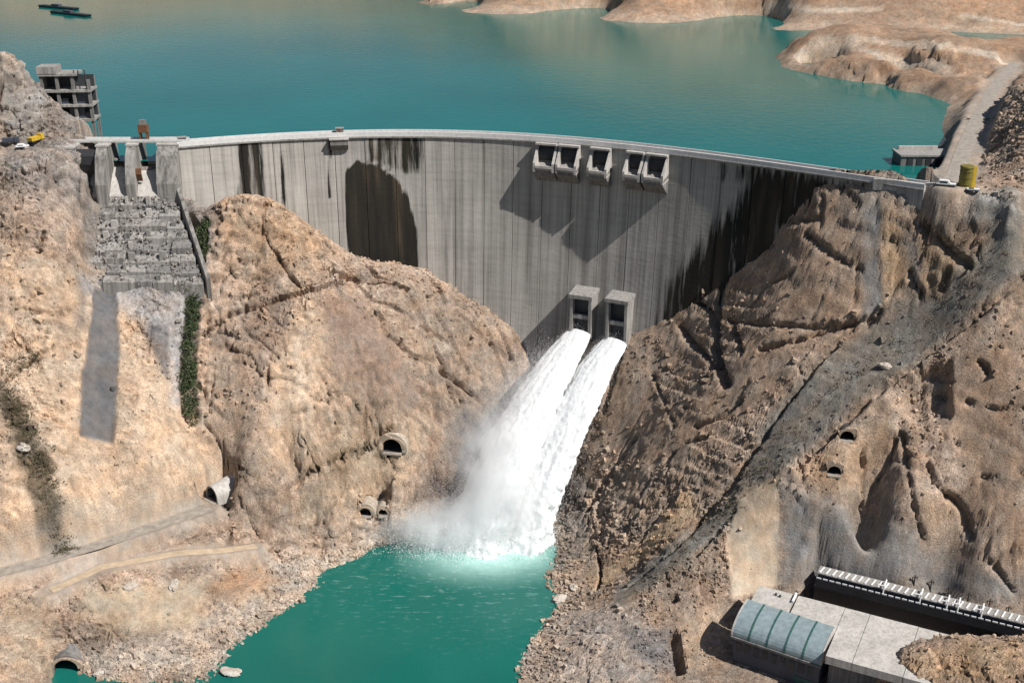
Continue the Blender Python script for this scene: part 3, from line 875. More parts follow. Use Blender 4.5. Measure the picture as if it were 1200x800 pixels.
# ------------------------------------------------------------------ water
M['reservoir'] = water_mat('reservoir_water', (.003, .118, .106), .16, .10)
M['pool'] = water_mat('pool_water', (.008, .118, .096), .22, .10, deep=(.42, .66, .60))
sv = np.linspace(-30, CLEN + 4, 80)
fx, fy, _, _, nxv, nyv = crest(np.clip(sv, 0, CLEN))
fx = fx + np.minimum(sv, 0) * .9; fy = fy - 1.5
front = np.stack([fx, fy], -1)
front = np.r_[[(-300, 556), (-215, 556)], front[front[:, 0] > -200], [(215, 470), (330, 520)]]
back = np.stack([np.linspace(-2600, 2600, len(front)), np.full(len(front), 3000.0)], -1)
rows = []
for k in (0, .012, .03, .06, .12, .25, .5, 1):
    p = front * (1 - k) + back * k
    rows.append(np.c_[p, np.full(len(p), WATER)])
V = np.concatenate(rows)
ro = np_mesh('reservoir_water', V, grid_quads(len(rows), len(front)), 'reservoir')
prop(ro, kind='structure')
xs = np.arange(-260, 120, 3.0); ys = np.arange(310, 560, 3.0)
X, Y = np.meshgrid(xs, ys)
po = np_mesh('river_pool', np.stack([X.ravel(), Y.ravel(), np.zeros(X.size)], -1), grid_quads(*X.shape), 'pool')
imp = np.array(atZ(575, 640, 0))
d = np.hypot((X - imp[0]) / 1.35, (Y - imp[1]) * 1.0)
fo = sstep(46, 6, d) * sstep(60, 30, np.abs(X - imp[0] + 5))
fattr(po, 'foam', (fo ** 1.5).ravel())
fattr(po, 'streak', (sstep(95, 15, d) * .38).ravel())
prop(po, kind='structure')

# ------------------------------------------------------------------ roads
def ribbon(name, q, half, lift, mat, z=None):
    q = dens(q, 6); v = []; f = []
    t = np.gradient(q, axis=0); t[:, 2] = 0; t /= np.linalg.norm(t, axis=1, keepdims=True)
    for (x, y, zz), (tx, ty, _) in zip(q, t):
        for k in (-1, -.5, 0, .5, 1):
            v.append((x - ty*half*k, y + tx*half*k, zz + lift - .08*abs(k)))
    n = len(q)
    for i in range(n-1):
        for k in range(4): f.append((i*5+k, (i+1)*5+k, (i+1)*5+k+1, i*5+k+1))
    return prop(np_mesh(name, np.array(v), np.array(f), mat), kind='structure')
M['gravel'] = plain_mat('gravel_road', (.29, .255, .215), .95, var=.3, scale=.35)
M['track'] = plain_mat('dirt_track', (.44, .34, .235), .95, var=.2, scale=.35)
ribbon('gravel_road', ROAD_L, 3.4, .22, 'gravel')
ribbon('bank_road', ROAD_R, 3.6, .25, 'gravel')
ribbon('dirt_track', TRACK, 2.2, .2, 'track')

# ------------------------------------------------------------------ the arch dam
dam = empty('arch_dam', (0, 560, 40), 'tall curved grey concrete arch dam streaked with dark water stains', 'dam')
NB = 24
edges = np.linspace(0, CLEN, NB + 1)
stain_shade_px = [([(404,200),(420,188),(445,196),(468,212),(482,240),(490,270),(491,330),(415,330),(405,270)], 1.0, 5, 0),
            ([(430,158),(497,158),(497,205),(470,205),(445,195),(430,190)], .55, 6, 0),
            ([(276,165),(308,165),(312,235),(278,235)], .66, 5, 0), ([(328,160),(333,160),(334,250),(330,250)], .9, 2.5, 0),
            ([(384,160),(388,160),(387,235),(385,235)], 1.1, 1.6, 0), ([(890,188),(1050,216),(1000,260),(900,320),(800,400),(765,385),(785,325),(850,245)], .8, 28, 0),  # balcony strip, then right-end patch: stains and shade together put in the colour
            ([(840,185),(1040,210),(960,225),(840,215)], .5, 10, 0), ([(568,175),(574,175),(574,205),(570,205)], .45, 2, 0)]  # first patch carries the stains and grazing shade along the right crest
ZB = 36.0
for b in range(NB):
    gap = .14
    s = np.linspace(edges[b] + gap, edges[b+1] - gap, 9)
    z = np.linspace(CREST - 1.2, ZB, 60)
    jit = (random.random() - .5) * .25
    S, Zg = np.meshgrid(s, z)
    x, y, tx, ty, nx_, ny_ = crest(S)
    off = face_off(Zg) + jit
    fr = np.stack([x + nx_*off, y + ny_*off, Zg], -1)
    bo = -2.0 - .0*Zg
    bk = np.stack([x + nx_*bo, y + ny_*bo, Zg], -1)
    ny, nx = S.shape
    V = np.concatenate([fr.reshape(-1, 3), bk.reshape(-1, 3)])
    qf = grid_quads(ny, nx)[:, ::-1]
    K = ny * nx; i = np.arange(K).reshape(ny, nx)
    qs = [qf, grid_quads(ny, nx) + K]
    qs.append(np.stack([i[0,:-1], i[0,1:], i[0,1:]+K, i[0,:-1]+K], -1))
    qs.append(np.stack([i[:-1,0], i[:-1,0]+K, i[1:,0]+K, i[1:,0]], -1)[:, ::-1])
    qs.append(np.stack([i[:-1,-1], i[:-1,-1]+K, i[1:,-1]+K, i[1:,-1]], -1))
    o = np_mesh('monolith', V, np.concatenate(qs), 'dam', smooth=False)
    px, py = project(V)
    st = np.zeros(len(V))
    for poly, k, soft, _ in stain_shade_px: st = np.maximum(st, k * px_poly(px, py, poly, soft))
    fattr(o, 'stain_shade', st)
    tone = .56 + (random.random() - .5) * .16 + .22 * sstep(420, 260, px) - .10 * sstep(600, 900, px)  # random per block; sun's fall-off painted in, lighter left and darker right
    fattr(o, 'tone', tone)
    uv = o.data.uv_layers.new(name='face')
    li = np.zeros(len(o.data.loops), np.int32); o.data.loops.foreach_get('vertex_index', li)
    SS = np.tile(S.ravel(), 2); ZZ = np.tile(Zg.ravel(), 2)
    uv.data.foreach_set('uv', np.stack([SS[li], ZZ[li]], -1).astype(np.float32).ravel())
    adopt(o, dam)
def crest_strip(name, o0, o1, z0, z1, mat, s0=0, s1=None, n=120):
    s = np.linspace(s0, CLEN if s1 is None else s1, n)
    x, y, tx, ty, a, b_ = crest(s)
    L = [np.stack([x + a*o, y + b_*o, np.full(n, zz)], -1) for o, zz in ((o0, z0), (o1, z0), (o1, z1), (o0, z1))]
    V = np.stack(L, 1).reshape(-1, 3)
    f = []
    for i in range(n-1):
        for j in range(4): f.append((i*4+j, i*4+(j+1) % 4, (i+1)*4+(j+1) % 4, (i+1)*4+j))
    f.append((3, 2, 1, 0)); e = (n-1)*4; f.append((e, e+1, e+2, e+3))
    m = MB(); m.add(V, f)
    return m.build(name, mat, dam)
crest_strip('crest_road', -1.6, 4.2, CREST - 1.19, CREST - .75, 'conc')
crest_strip('parapet', 4.2, 4.9, CREST - 1.6, CREST + .45, 'parapet')
crest_strip('parapet', -2.2, -1.6, CREST - 1.6, CREST + .2, 'parapet')
# coping ledge under the downstream parapet
crest_strip('cornice', 4.5, 5.4, CREST - 2.3, CREST - 1.62, 'conc')

# crest overflow bays: cantilevered chutes with side walls and a lip, steel gate behind
for a, b in ((633, 658), (660, 685), (698, 722), (741, 762), (764, 790)):
    s0 = crest_at_px(a); s1 = crest_at_px(b); sm = (s0 + s1) / 2
    x, y, tx, ty, nx_, ny_ = [float(v) for v in crest(sm)]
    xf = frame(x - nx_*2.4, y - ny_*2.4, 0, tx, ty)       # local y points upstream: downstream is -y
    hw = (s1 - s0) / 2 - .15
    m = MB(); m.prism([(-6.9, 158.2), (-13.5, 156.8), (-13.9, 157.6), (-13.5, 158.3), (-6.9, 160.0)], -hw, hw)
    bay = m.build('overflow_bay', 'conc', dam, xf=xf)
    m = MB(); m.prism([(-6.9, 150.0), (-13.3, 155.6), (-13.3, 156.78), (-6.9, 158.18)], -hw + .1, hw - .1); m.build('corbel', 'conc_dark', bay, xf=xf)
    for sx in (-1, 1):
        x0 = sx * hw - (1.1 if sx > 0 else 0); m = MB()
        m.prism([(-6.9, 157.0), (-14.0, 156.2), (-14.0, 160.4), (-11.5, 163.5), (-7.9, 168.1), (-6.9, 168.1)], x0, x0 + 1.1); m.build('side_wall', 'conc_light', bay, xf=xf)
    m = MB(); m.prism([(-7.05, 160.3), (-7.6, 160.4), (-8.6, 163), (-8.2, 166.2), (-7.05, 167.6)], -hw + 1.15, hw - 1.15); m.build('gate', 'gate', bay, xf=xf)
    m = MB(); m.box(-hw - .05, hw + .05, -10.4, -7.95, 168.2, 169.1); m.build('deck_slab', 'conc_light', bay, xf=xf)
    m = MB(); m.box(-hw + 1.2, hw - 1.2, -14.2, -13.2, 157.9, 159.2); m.build('lip', 'conc_light', bay, xf=xf)

# hoist balcony near the left of the crest
s = crest_at_px(396); x, y, tx, ty, nx_, ny_ = [float(v) for v in crest(s)]
xf = frame(x - nx_*2.4, y - ny_*2.4, 0, tx, ty)
m = MB(); m.prism([(-6.9, 163.5), (-8.2, 163.5), (-10.2, 166.0), (-10.2, 168.6), (-6.9, 168.6)], -4, 4.5); bal = m.build('balcony', 'conc_dark', dam, xf=xf)
m = MB(); m.box(-4.4, 4.9, -10.8, -7.95, 168.62, 169.2); m.build('balcony_slab', 'conc_light', bal, xf=xf)

for px, dk_, lab in ((213, 'dark', 'small dark hut on the dam crest beside the spillway'), (398, 'conc_dark', 'small grey hut on the dam crest above the balcony')):
    x, y, tx, ty, nx_, ny_ = [float(v) for v in crest(crest_at_px(px))]
    xf = frame(x, y, CREST - .75, tx, ty)
    k_ = empty('crest_hut', (x, y, CREST - .75), lab, 'hut', 'huts on the dam crest')
    m = MB(); m.box(-1.8, 1.8, -1.9, .4, 0, 2.5); m.build('wall', dk_, k_, xf=xf)
    m = MB(); m.box(-2.1, 2.1, -2.2, .7, 2.52, 2.8); m.build('roof', 'conc', k_, xf=xf)
    m = MB(); m.box(-.5, .5, -1.96, -1.91, .05, 2.0); m.build('door', 'rust', k_, xf=xf)
# two mid-level outlets with hoods
JET0 = []
for (a, b, ytop, ybot, prot, nm) in ((667, 693, 346, 392, 11.0, 0), (707, 737, 351, 402, 11.0, 1)):
    s0 = crest_at_px(a + 10) ; s1 = crest_at_px(b + 10); sm = (s0 + s1) / 2
    x, y, tx, ty, nx_, ny_ = [float(v) for v in crest(sm)]
    fo_ = float(face_off(np.array(90.0)))
    Y = y + ny_ * (fo_ + prot)
    zt = atY((a+b)/2, ytop, Y)[2]; zb = atY((a+b)/2, ybot, Y)[2]
    cxp = atY((a+b)/2, (ytop+ybot)/2, Y)[0]
    xf = frame(cxp - nx_*(fo_+prot), Y - ny_*(fo_+prot), 0, tx, ty)
    hw = 5.4
    F0 = -fo_ + 3.0; F1 = -(fo_ + prot)
    m = MB(); m.hexa([(-hw-.6, F1-.8, zt-1.8), (hw+.6, F1-.8, zt-1.8), (hw+.6, F0, zt-.2), (-hw-.6, F0, zt-.2), (-hw-.6, F1-.8, zt), (hw+.6, F1-.8, zt), (hw+.6, F0, zt+1.6), (-hw-.6, F0, zt+1.6)])
    ob = m.build('outlet_block', 'conc', dam, xf=xf)
    for sx in (-1, 1):
        x0 = sx*hw - (1.4 if sx > 0 else 0)
        m = MB(); m.prism([(F0, zb-5), (F1+2.5, zb-3), (F1, zb), (F1, zt-1.85), (F0, zt-.3)], x0, x0+1.4); m.build('side_wall', 'conc', ob, xf=xf)
    m = MB(); m.box(-hw+1.42, hw-1.42, F1+.6, F1+2.4, (zt+zb)/2-2.2, (zt+zb)/2-.2); m.build('cross_beam', 'conc', ob, xf=xf)
    m = MB(); m.box(-hw+1.42, hw-1.42, F1+3.2, F1+4.2, zb-1, zt-1.9); m.build('service_gate', 'gate', ob, xf=xf)
    m = MB(); m.prism([(F0, zb-7), (F1+2.6, zb-5), (F1-1.5, zb-3.6), (F1-1.5, zb-2.6), (F0, zb-2.2)], -hw+1.42, hw-1.42); m.build('chute_floor', 'conc_dark', ob, xf=xf)
    m = MB(); m.box(-hw, hw, F0, F0+2.5, zt+2.0, zt+5.0); m.build('vent_slot', 'gate', ob, xf=xf)
    JET0.append(Vector(xf @ Vector((0, F1 + 1.0, zb + .8))))

# ------------------------------------------------------------------ water jets and spray
def jet_mat():
    m, nt, b = new_mat('white_water')
    c = ramp(nt, noise(nt, .25, 6, .7, None, (1, 1, .35)), [(0.3, (.84, .88, .89)), (0.5, (.93, .945, .945)), (0.7, (.97, .975, .975))])
    nt.links.new(c, b.inputs['Base Color'])
    b.inputs['Roughness'].default_value = .7
    tr = N(nt, 'ShaderNodeBsdfTranslucent'); nt.links.new(c, tr.inputs['Color'])
    mx = N(nt, 'ShaderNodeMixShader'); mx.inputs[0].default_value = .2
    nt.links.new(b.outputs[0], mx.inputs[1]); nt.links.new(tr.outputs[0], mx.inputs[2]); nt.links.new(mx.outputs[0], nt.nodes['Material Output'].inputs['Surface'])
    bump(nt, b, noise(nt, .5, 6, .7, None, (1, 1, .3)), .6, .8)
    return m
M['jet'] = jet_mat()
LAND = [Vector(atZ(553, 640, -1)), Vector(atZ(602, 638, -1))]
def jet_path(i, t):
    a, b = JET0[i], LAND[i]
    return Vector((a.x + (b.x-a.x)*t, a.y + (b.y-a.y)*t, a.z + (b.z-a.z)*(0.5*t + 0.5*t*t)))
for i in range(2):
    NT, NR = 150, 110
    V = []
    w0, w1 = ((5.6, 15.0), (5.6, 14.0))[i]
    for k in range(NT):
        t = 1.1 * k / (NT-1)
        c = jet_path(i, t); tan = (jet_path(i, t+.01) - jet_path(i, t-.01)).normalized()
        ax = tan.cross(Vector((0, 0, 1))).normalized(); ay = ax.cross(tan)
        rw = w0 + (w1 - w0) * t ** .62; rh = 1.9 + (6.5 - 1.9) * t
        for j in range(NR):
            a = 2*math.pi*j/NR
            V.append(c + ax*math.cos(a)*rw + ay*math.sin(a)*rh)
    V = np.array([tuple(p) for p in V])
    cen = np.repeat(np.array([tuple(jet_path(i, 1.1*k/(NT-1))) for k in range(NT)]), NR, 0)
    tt = np.repeat(np.arange(NT)/(NT-1), NR)
    ang = np.tile(2*np.pi*np.arange(NR)/NR, NT)
    Q = np.stack([np.cos(ang)*9, np.sin(ang)*9, tt*22 + 3*i], -1)
    dsp = 1 + (.34 * ridged(Q, 3.2, 4, .65, 3.0 + i) + .13 * fbm(V, 2.0, 3, .65, 5.0)) * (.42 + .58*tt)
    V = cen + (V - cen) * dsp[:, None]
    idx = np.arange(NT*NR).reshape(NT, NR)
    q = np.stack([idx[:-1], np.roll(idx[:-1], -1, 1), np.roll(idx[1:], -1, 1), idx[1:]], -1).reshape(-1, 4)
    o = np_mesh('water_jet', V, q, 'jet')
    prop(o, ('wide white water jet shooting from the outlet nearer the left rock nose', 'narrower white water jet shooting from the outlet beside the right rock wall')[i], 'water jet', 'jets from the dam outlets')

def mist_mat():
    m = bpy.data.materials.new('spray_mist'); m.use_nodes = True; nt = m.node_tree
    nt.nodes.remove(nt.nodes['Principled BSDF'])
    out = nt.nodes['Material Output']
    v = N(nt, 'ShaderNodeVolumePrincipled')
    v.inputs['Color'].default_value = (.99, .995, .997, 1)
    v.inputs['Anisotropy'].default_value = .15
    tc = N(nt, 'ShaderNodeTexCoord')
    ln = N(nt, 'ShaderNodeVectorMath', operation='LENGTH'); nt.links.new(tc.outputs['Object'], ln.inputs[0])
    mr = N(nt, 'ShaderNodeMapRange', interpolation_type='SMOOTHSTEP')
    mr.inputs[1].default_value = 1.0; mr.inputs[2].default_value = .15; mr.inputs[3].default_value = 0; mr.inputs[4].default_value = 1
    nt.links.new(ln.outputs['Value'], mr.inputs[0])
    ns = N(nt, 'ShaderNodeTexNoise'); ns.inputs['Scale'].default_value = 2.6; ns.inputs['Detail'].default_value = 4; ns.inputs['Roughness'].default_value = .6
    ge = N(nt, 'ShaderNodeNewGeometry'); mp = N(nt, 'ShaderNodeMapping'); mp.inputs['Scale'].default_value = (.045, .045, .03)
    nt.links.new(ge.outputs['Position'], mp.inputs['Vector']); nt.links.new(mp.outputs[0], ns.inputs['Vector'])
    m2 = N(nt, 'ShaderNodeMapRange'); m2.inputs[1].default_value = .32; m2.inputs[2].default_value = .68; m2.inputs[3].default_value = .1; m2.inputs[4].default_value = 1.6
    nt.links.new(ns.outputs['Fac'], m2.inputs[0])
    at = N(nt, 'ShaderNodeAttribute', attribute_type='OBJECT', attribute_name='dens')
    a = N(nt, 'ShaderNodeMath', operation='MULTIPLY'); nt.links.new(mr.outputs[0], a.inputs[0]); nt.links.new(m2.outputs[0], a.inputs[1])
    b = N(nt, 'ShaderNodeMath', operation='MULTIPLY'); nt.links.new(a.outputs[0], b.inputs[0]); nt.links.new(at.outputs['Fac'], b.inputs[1])
    nt.links.new(b.outputs[0], v.inputs['Density'])
    nt.links.new(v.outputs[0], out.inputs['Volume'])
    return m
M['mist'] = mist_mat()
import bmesh
bm = bmesh.new(); bmesh.ops.create_icosphere(bm, subdivisions=3, radius=1.0)
puff = bpy.data.meshes.new('spray_mist'); bm.to_mesh(puff); bm.free(); puff.materials.append(M['mist'])
def mist(c, r, dens):
    o = bpy.data.objects.new('spray_mist', puff); COL.objects.link(o)
    o.location = c; o.scale = r; o['dens'] = dens
    prop(o, kind='stuff')
for (c, r, dn) in [(atY(545, 610, 474), (34, 15, 14), .16), (atY(590, 590, 474), (28, 15, 24), .10), (atY(500, 620, 474), (28, 12, 11), .12),
                   (atY(585, 540, 486), (24, 14, 26), .09), (atY(570, 520, 490), (26, 14, 26), .05), (atY(600, 470, 508), (22, 12, 26), .03)]:
    mist(c, r, dn)
# foam mound where the jets strike
xs = np.linspace(-1, 1, 90); ys = np.linspace(-1, 1, 60)
X, Y = np.meshgrid(xs, ys)
c = np.array(atZ(572, 630, 0))
Wx, Wy = c[0] + X * 36, c[1] + Y * 15
Pq = np.stack([Wx, Wy, np.zeros_like(Wx)], -1)
rr = np.hypot(X, Y)
Hh = (8 * np.clip(1 - rr, 0, 1) ** .8 * (1 + .8 * ridged(Pq, 9, 4, .6, 6.6))) + 1.2 * fbm(Pq, 3, 3, .6) - 1.6 * sstep(.6, 1.0, rr) - .15
fm = np_mesh('foam_mound', np.stack([Wx, Wy, Hh], -1).reshape(-1, 3), grid_quads(60, 90), 'jet')
prop(fm, kind='stuff')

# ------------------------------------------------------------------ tunnel linings and portals
for t in TUN:
    p, d, hw = t['p'], t['d'], t['hw']
    root = empty(t['name'], (p[0], p[1], t['base']), t['label'], 'tunnel' if t['name'] == 'tunnel_portal' else 'opening', 'openings in the rock')
    xf = frame(p[0], p[1], t['base'], d[1], -d[0])    # local x across, local y into the rock
    a = arch(hw); b = arch(hw, extra=t['ring'])
    n = len(a); o = -t['out']; L = t['length']
    m = MB(); m.add([(x, o + .3, z) for x, z in a] + [(x, L, z) for x, z in a], [(i, i+1, n+i+1, n+i) for i in range(n-1)] + [(n-1, 0, n, 2*n-1), tuple(range(n, 2*n))])
    m.build('lining', 'tunnel', root, fix=False, xf=xf)
    if not t['canopy']:     # rock-faced headwall closing the cut above the arch
        ar = arch(hw, 12); hwv = []
        for x, z in ar[1:-1]:
            gx_, gy_ = p[0] + d[1]*x*1.15 + d[0]*1.0, p[1] - d[0]*x*1.15 + d[1]*1.0
            H_ = float(NZ0[min(max(int(round((gy_ - 322)/.55)), 0), NZ0.shape[0]-1), min(max(int(round((gx_ + 272)/.8)), 0), NZ0.shape[1]-1)]) - t['base']
            hwv.append((x*1.0, z, x*1.38, min(max(H_ + .2, z + .6), z + 2.6)))
        m = MB(); q_ = len(hwv); vv = []
        for yy in (-1.3, .4):
            vv += [(x, yy, z) for x, z, _, _ in hwv] + [(x2, yy, z2) for _, _, x2, z2 in hwv]
        ff = []
        for i in range(q_-1):
            ff += [(i, i+1, q_+i+1, q_+i), (2*q_+i+1, 2*q_+i, 3*q_+i, 3*q_+i+1), (q_+i, q_+i+1, 3*q_+i+1, 3*q_+i)]
        m.add(vv, ff); m.build('headwall', 'rock_face', root, xf=xf)
    m = MB(); m.box(-hw + .02, hw - .02, -2.6, 2.0, -.6, -.02); m.build('floor', 'gravel', root, xf=xf)
    m = MB(); dz = .35
    vs_ = [(x, o, z) for x, z in a] + [(x, o, z) for x, z in b] + [(x, 7.5, z) for x, z in a] + [(x, 7.5, z) for x, z in b]
    f = []
    for i in range(n-1):
        f += [(i, i+1, n+i+1, n+i), (n+i, n+i+1, 3*n+i+1, 3*n+i), (i+1, i, 2*n+i, 2*n+i+1)]
    m.add(vs_, f); m.build('portal_ring', t['mat'], root, xf=xf)
    if t['canopy']:       # cut-and-cover barrel running back into the slope
        b2 = arch(hw, 14, extra=.75); b3 = arch(hw, 14, extra=2.2); nn = len(b2)
        m = MB(); m.add([(x, o + .1, z - 1.5*(i in (0, nn-1))) for i, (x, z) in enumerate(b2)] + [(x, 27, z + 2.5 - 4*(i in (0, nn-1))) for i, (x, z) in enumerate(b3)], [(i, i+1, nn+i+1, nn+i) for i in range(nn-1)])
        m.build('barrel_canopy', 'conc_light', root, xf=xf, smooth=False)

# ------------------------------------------------------------------ gated spillway beside the dam
sp = empty('gated_spillway', (-178, 545, 120), 'grey concrete gated spillway with tall piers and a stepped chute left of the dam', 'spillway')
def X552(px): return (px - 600) * .4
XL, XR = X552(96), X552(213)
spans = [(98, 122), (134, 155), (166, 190)]
piers = [(86, 98, 545), (122, 134, 549), (155, 166, 551), (190, 214, 552)]
for a, b, yy in piers:
    m = MB(); m.prism([(yy-14, 132), (yy+9, 148), (yy+9, 170), (yy-6, 170), (yy-10, 166), (yy-14, 154)], X552(a), X552(b)); pr = m.build('pier', 'conc_old', sp)
    m = MB(); m.box(X552(a)-.5, X552(b)+.5, yy-6.4, yy+9.3, 170.02, 170.8); m.build('pier_cap', 'conc_light', pr)
m = MB(); m.box(XL-8, XR+4, 548, 553.5, 170.85, 171.5); br = m.build('bridge_deck', 'conc_light', sp)
for yy in (548.1, 553.1):
    m = MB(); m.box(XL-8, XR+4, yy, yy+.3, 171.52, 172.4); m.build('railing', 'parapet', br)
for i, (a, b) in enumerate(spans):
    x0, x1 = X552(a)+.05, X552(b)-.05
    m = MB(); m.prism([(556, 140), (558, 156), (554, 159.2), (549, 159.0), (543, 154), (538, 148), (538, 140)], x0, x1); m.build('ogee_sill', 'conc_light', sp, smooth=False)
m = MB(); m.prism([(543, 158.5), (541.6, 162), (541.8, 166), (543.4, 169), (544.2, 168.6), (543, 166), (542.8, 162), (544.2, 158.5)], X552(98)+.1, X552(122)-.1); m.build('radial_gate', 'gate', sp)
m = MB(); m.prism([(541, 154.5), (539.5, 158), (540, 160.5), (541, 160.5), (540.6, 158), (542, 154.5)], X552(155)+.3, X552(166)+2.5); m.build('gate_arm', 'rust', sp)
STEPS = []
rs_ = random.Random(3)
for k in range(8):
    yt, yb = 538.5 - k*3.4, 538.5 - (k+1)*3.4
    zt, zb = 147.0 - k*4.2, 147.0 - (k+1)*4.2
    xl = X552(90) + k*1.2; xr = X552(212) + k*2.2
    cuts = sorted([xl + (xr - xl) * (q + rs_.uniform(-.25, .25)) / 5 for q in range(1, 5)])
    cuts = [xl] + cuts + [xr]
    for q in range(5):
        x0, x1 = cuts[q] + .12, cuts[q+1] - .12
        u = rs_.uniform(-1.1, .7); v = u + rs_.uniform(-.5, .5); kk = rs_.uniform(-.2, .9)
        m = MB(); m.hexa([(x0, yb-.2, zb-7), (x1, yb-.2, zb-7), (x1, yt+.6, zb-7), (x0, yt+.6, zb-7), (x0, yb-.2+kk, zb+1.6+u), (x1, yb-.2+kk, zb+1.6+v), (x1, yt+.6, zt+.2+v), (x0, yt+.6, zt+.2+u)])
        pn = m.build('chute_panel', rs_.choice(['conc_old', 'conc_old', 'conc', 'conc_dark']), sp)
        if rs_.random() < .5:
            xa_ = rs_.uniform(x0, max(x0 + .1, x1 - 3)); m = MB(); m.box(xa_, xa_ + rs_.uniform(1, 3), (yt+yb)/2-1, (yt+yb)/2+.6, (zt+zb)/2-2, (zt+zb)/2 + rs_.uniform(1.6, 4)); m.build('concrete_stub', rs_.choice(['conc', 'conc_light', 'conc_dark']), pn)
    STEPS.append((xl, xr, yt, zt, yb, zb))
for sgn, xa, xb in ((-1, X552(90), X552(90)+9), (1, X552(212), X552(212)+18)):
    m = MB()
    m.hexa([(xb-.9, 511, 106), (xb+.9, 511, 106), (xa+.9, 540, 138), (xa-.9, 540, 138), (xb-.9, 511, 117.5), (xb+.9, 511, 117.5), (xa+.9, 540, 154), (xa-.9, 540, 154)])
    m.build('training_wall', 'conc_old', sp)
for k, (px, py) in enumerate([(110, 285), (128, 290), (175, 275), (176, 285), (205, 270), (212, 275), (222, 262)]):
    x, y, z = atZ(px, py, 128 + (275-py)*.4)
    m = MB(); m.box(x-1, x+1, y-1.2, y+1.2, z-7, z+3.2); m.build('baffle_block', 'conc_dark', sp)
# hoist tower on the spillway bridge
ht = empty('hoist_tower', (-170.5, 550.5, 171.5), 'narrow brown hoist tower standing on the spillway bridge', 'tower')
for dx in (-1.6, 1.6):
    for dy in (-1.2, 1.2):
        m = MB(); m.box(-171+dx-.3, -171+dx+.3, 550.6+dy-.3, 550.6+dy+.3, 171.5, 178.5); m.build('leg', 'rust', ht)
part_box('machine_house', 'rust', ht, -173.1, -168.9, 548.9, 552.3, 175.3, 178.8)
part_box('cross_head', 'conc_dark', ht, -172.4, -169.6, 549.4, 551.8, 178.85, 181)

# ------------------------------------------------------------------ unfinished frame building above the spillway
bx, by, bz = atY(82, 140, 580)
fb = empty('frame_building', (bx, by, bz), 'grey concrete frame building with dark open bays on the bank above the spillway', 'building')
xf = frame(bx, by, bz - 1, 1, .08)
W2 = 11.0; H = 22.0
for i in range(4):
    x = -W2 + i * 2 * W2 / 3
    for y in (0, 10):
        m = MB(); m.box(x-.7, x+.7, y-.7, y+.7, -16, H - (0 if i < 3 else 2)); m.build('column', 'conc_dark', fb, xf=xf)
for k, z in enumerate((0.2, 7.2, 14.2, H)):
    m = MB(); m.box(-W2-1, W2+1 if k < 3 else W2-5, -1.4, 11.2, z, z+1.1); m.build('floor_slab', 'conc', fb, xf=xf)
m = MB(); m.box(-W2-.6, W2+.4, 9.2, 9.9, .5, H-1); m.build('back_wall', 'dark', fb, xf=xf)
m = MB(); m.box(-W2-.9, -W2-.1, .5, 9, .5, H); m.build('side_wall', 'conc', fb, xf=xf)
for (x0, x1, z0, z1) in ((W2*.02, W2*.33, 1.4, 7.0), (W2*.36, W2*.66, 1.4, 7.1), (W2*.34, W2, 8.4, 14.1), (W2*.7, W2*.98, 1.4, 4.0), (-W2*.3, W2*.02, 8.4, 11)):
    m = MB(); m.box(x0, x1, 1.2, 1.6, z0, z1); m.build('infill_panel', 'navy', fb, xf=xf)
m = MB(); m.box(-W2-1.2, -3, -1.6, 8, H+1.15, H+4.5); m.build('roof_house', 'conc', fb, xf=xf)
for x in (4.5, 6.5, 9.5):
    m = MB(); m.tube([(x, 1, 14), (x, 1, H + 2.5)], .28, 6); m.build('rebar_post', 'dark', fb, xf=xf)

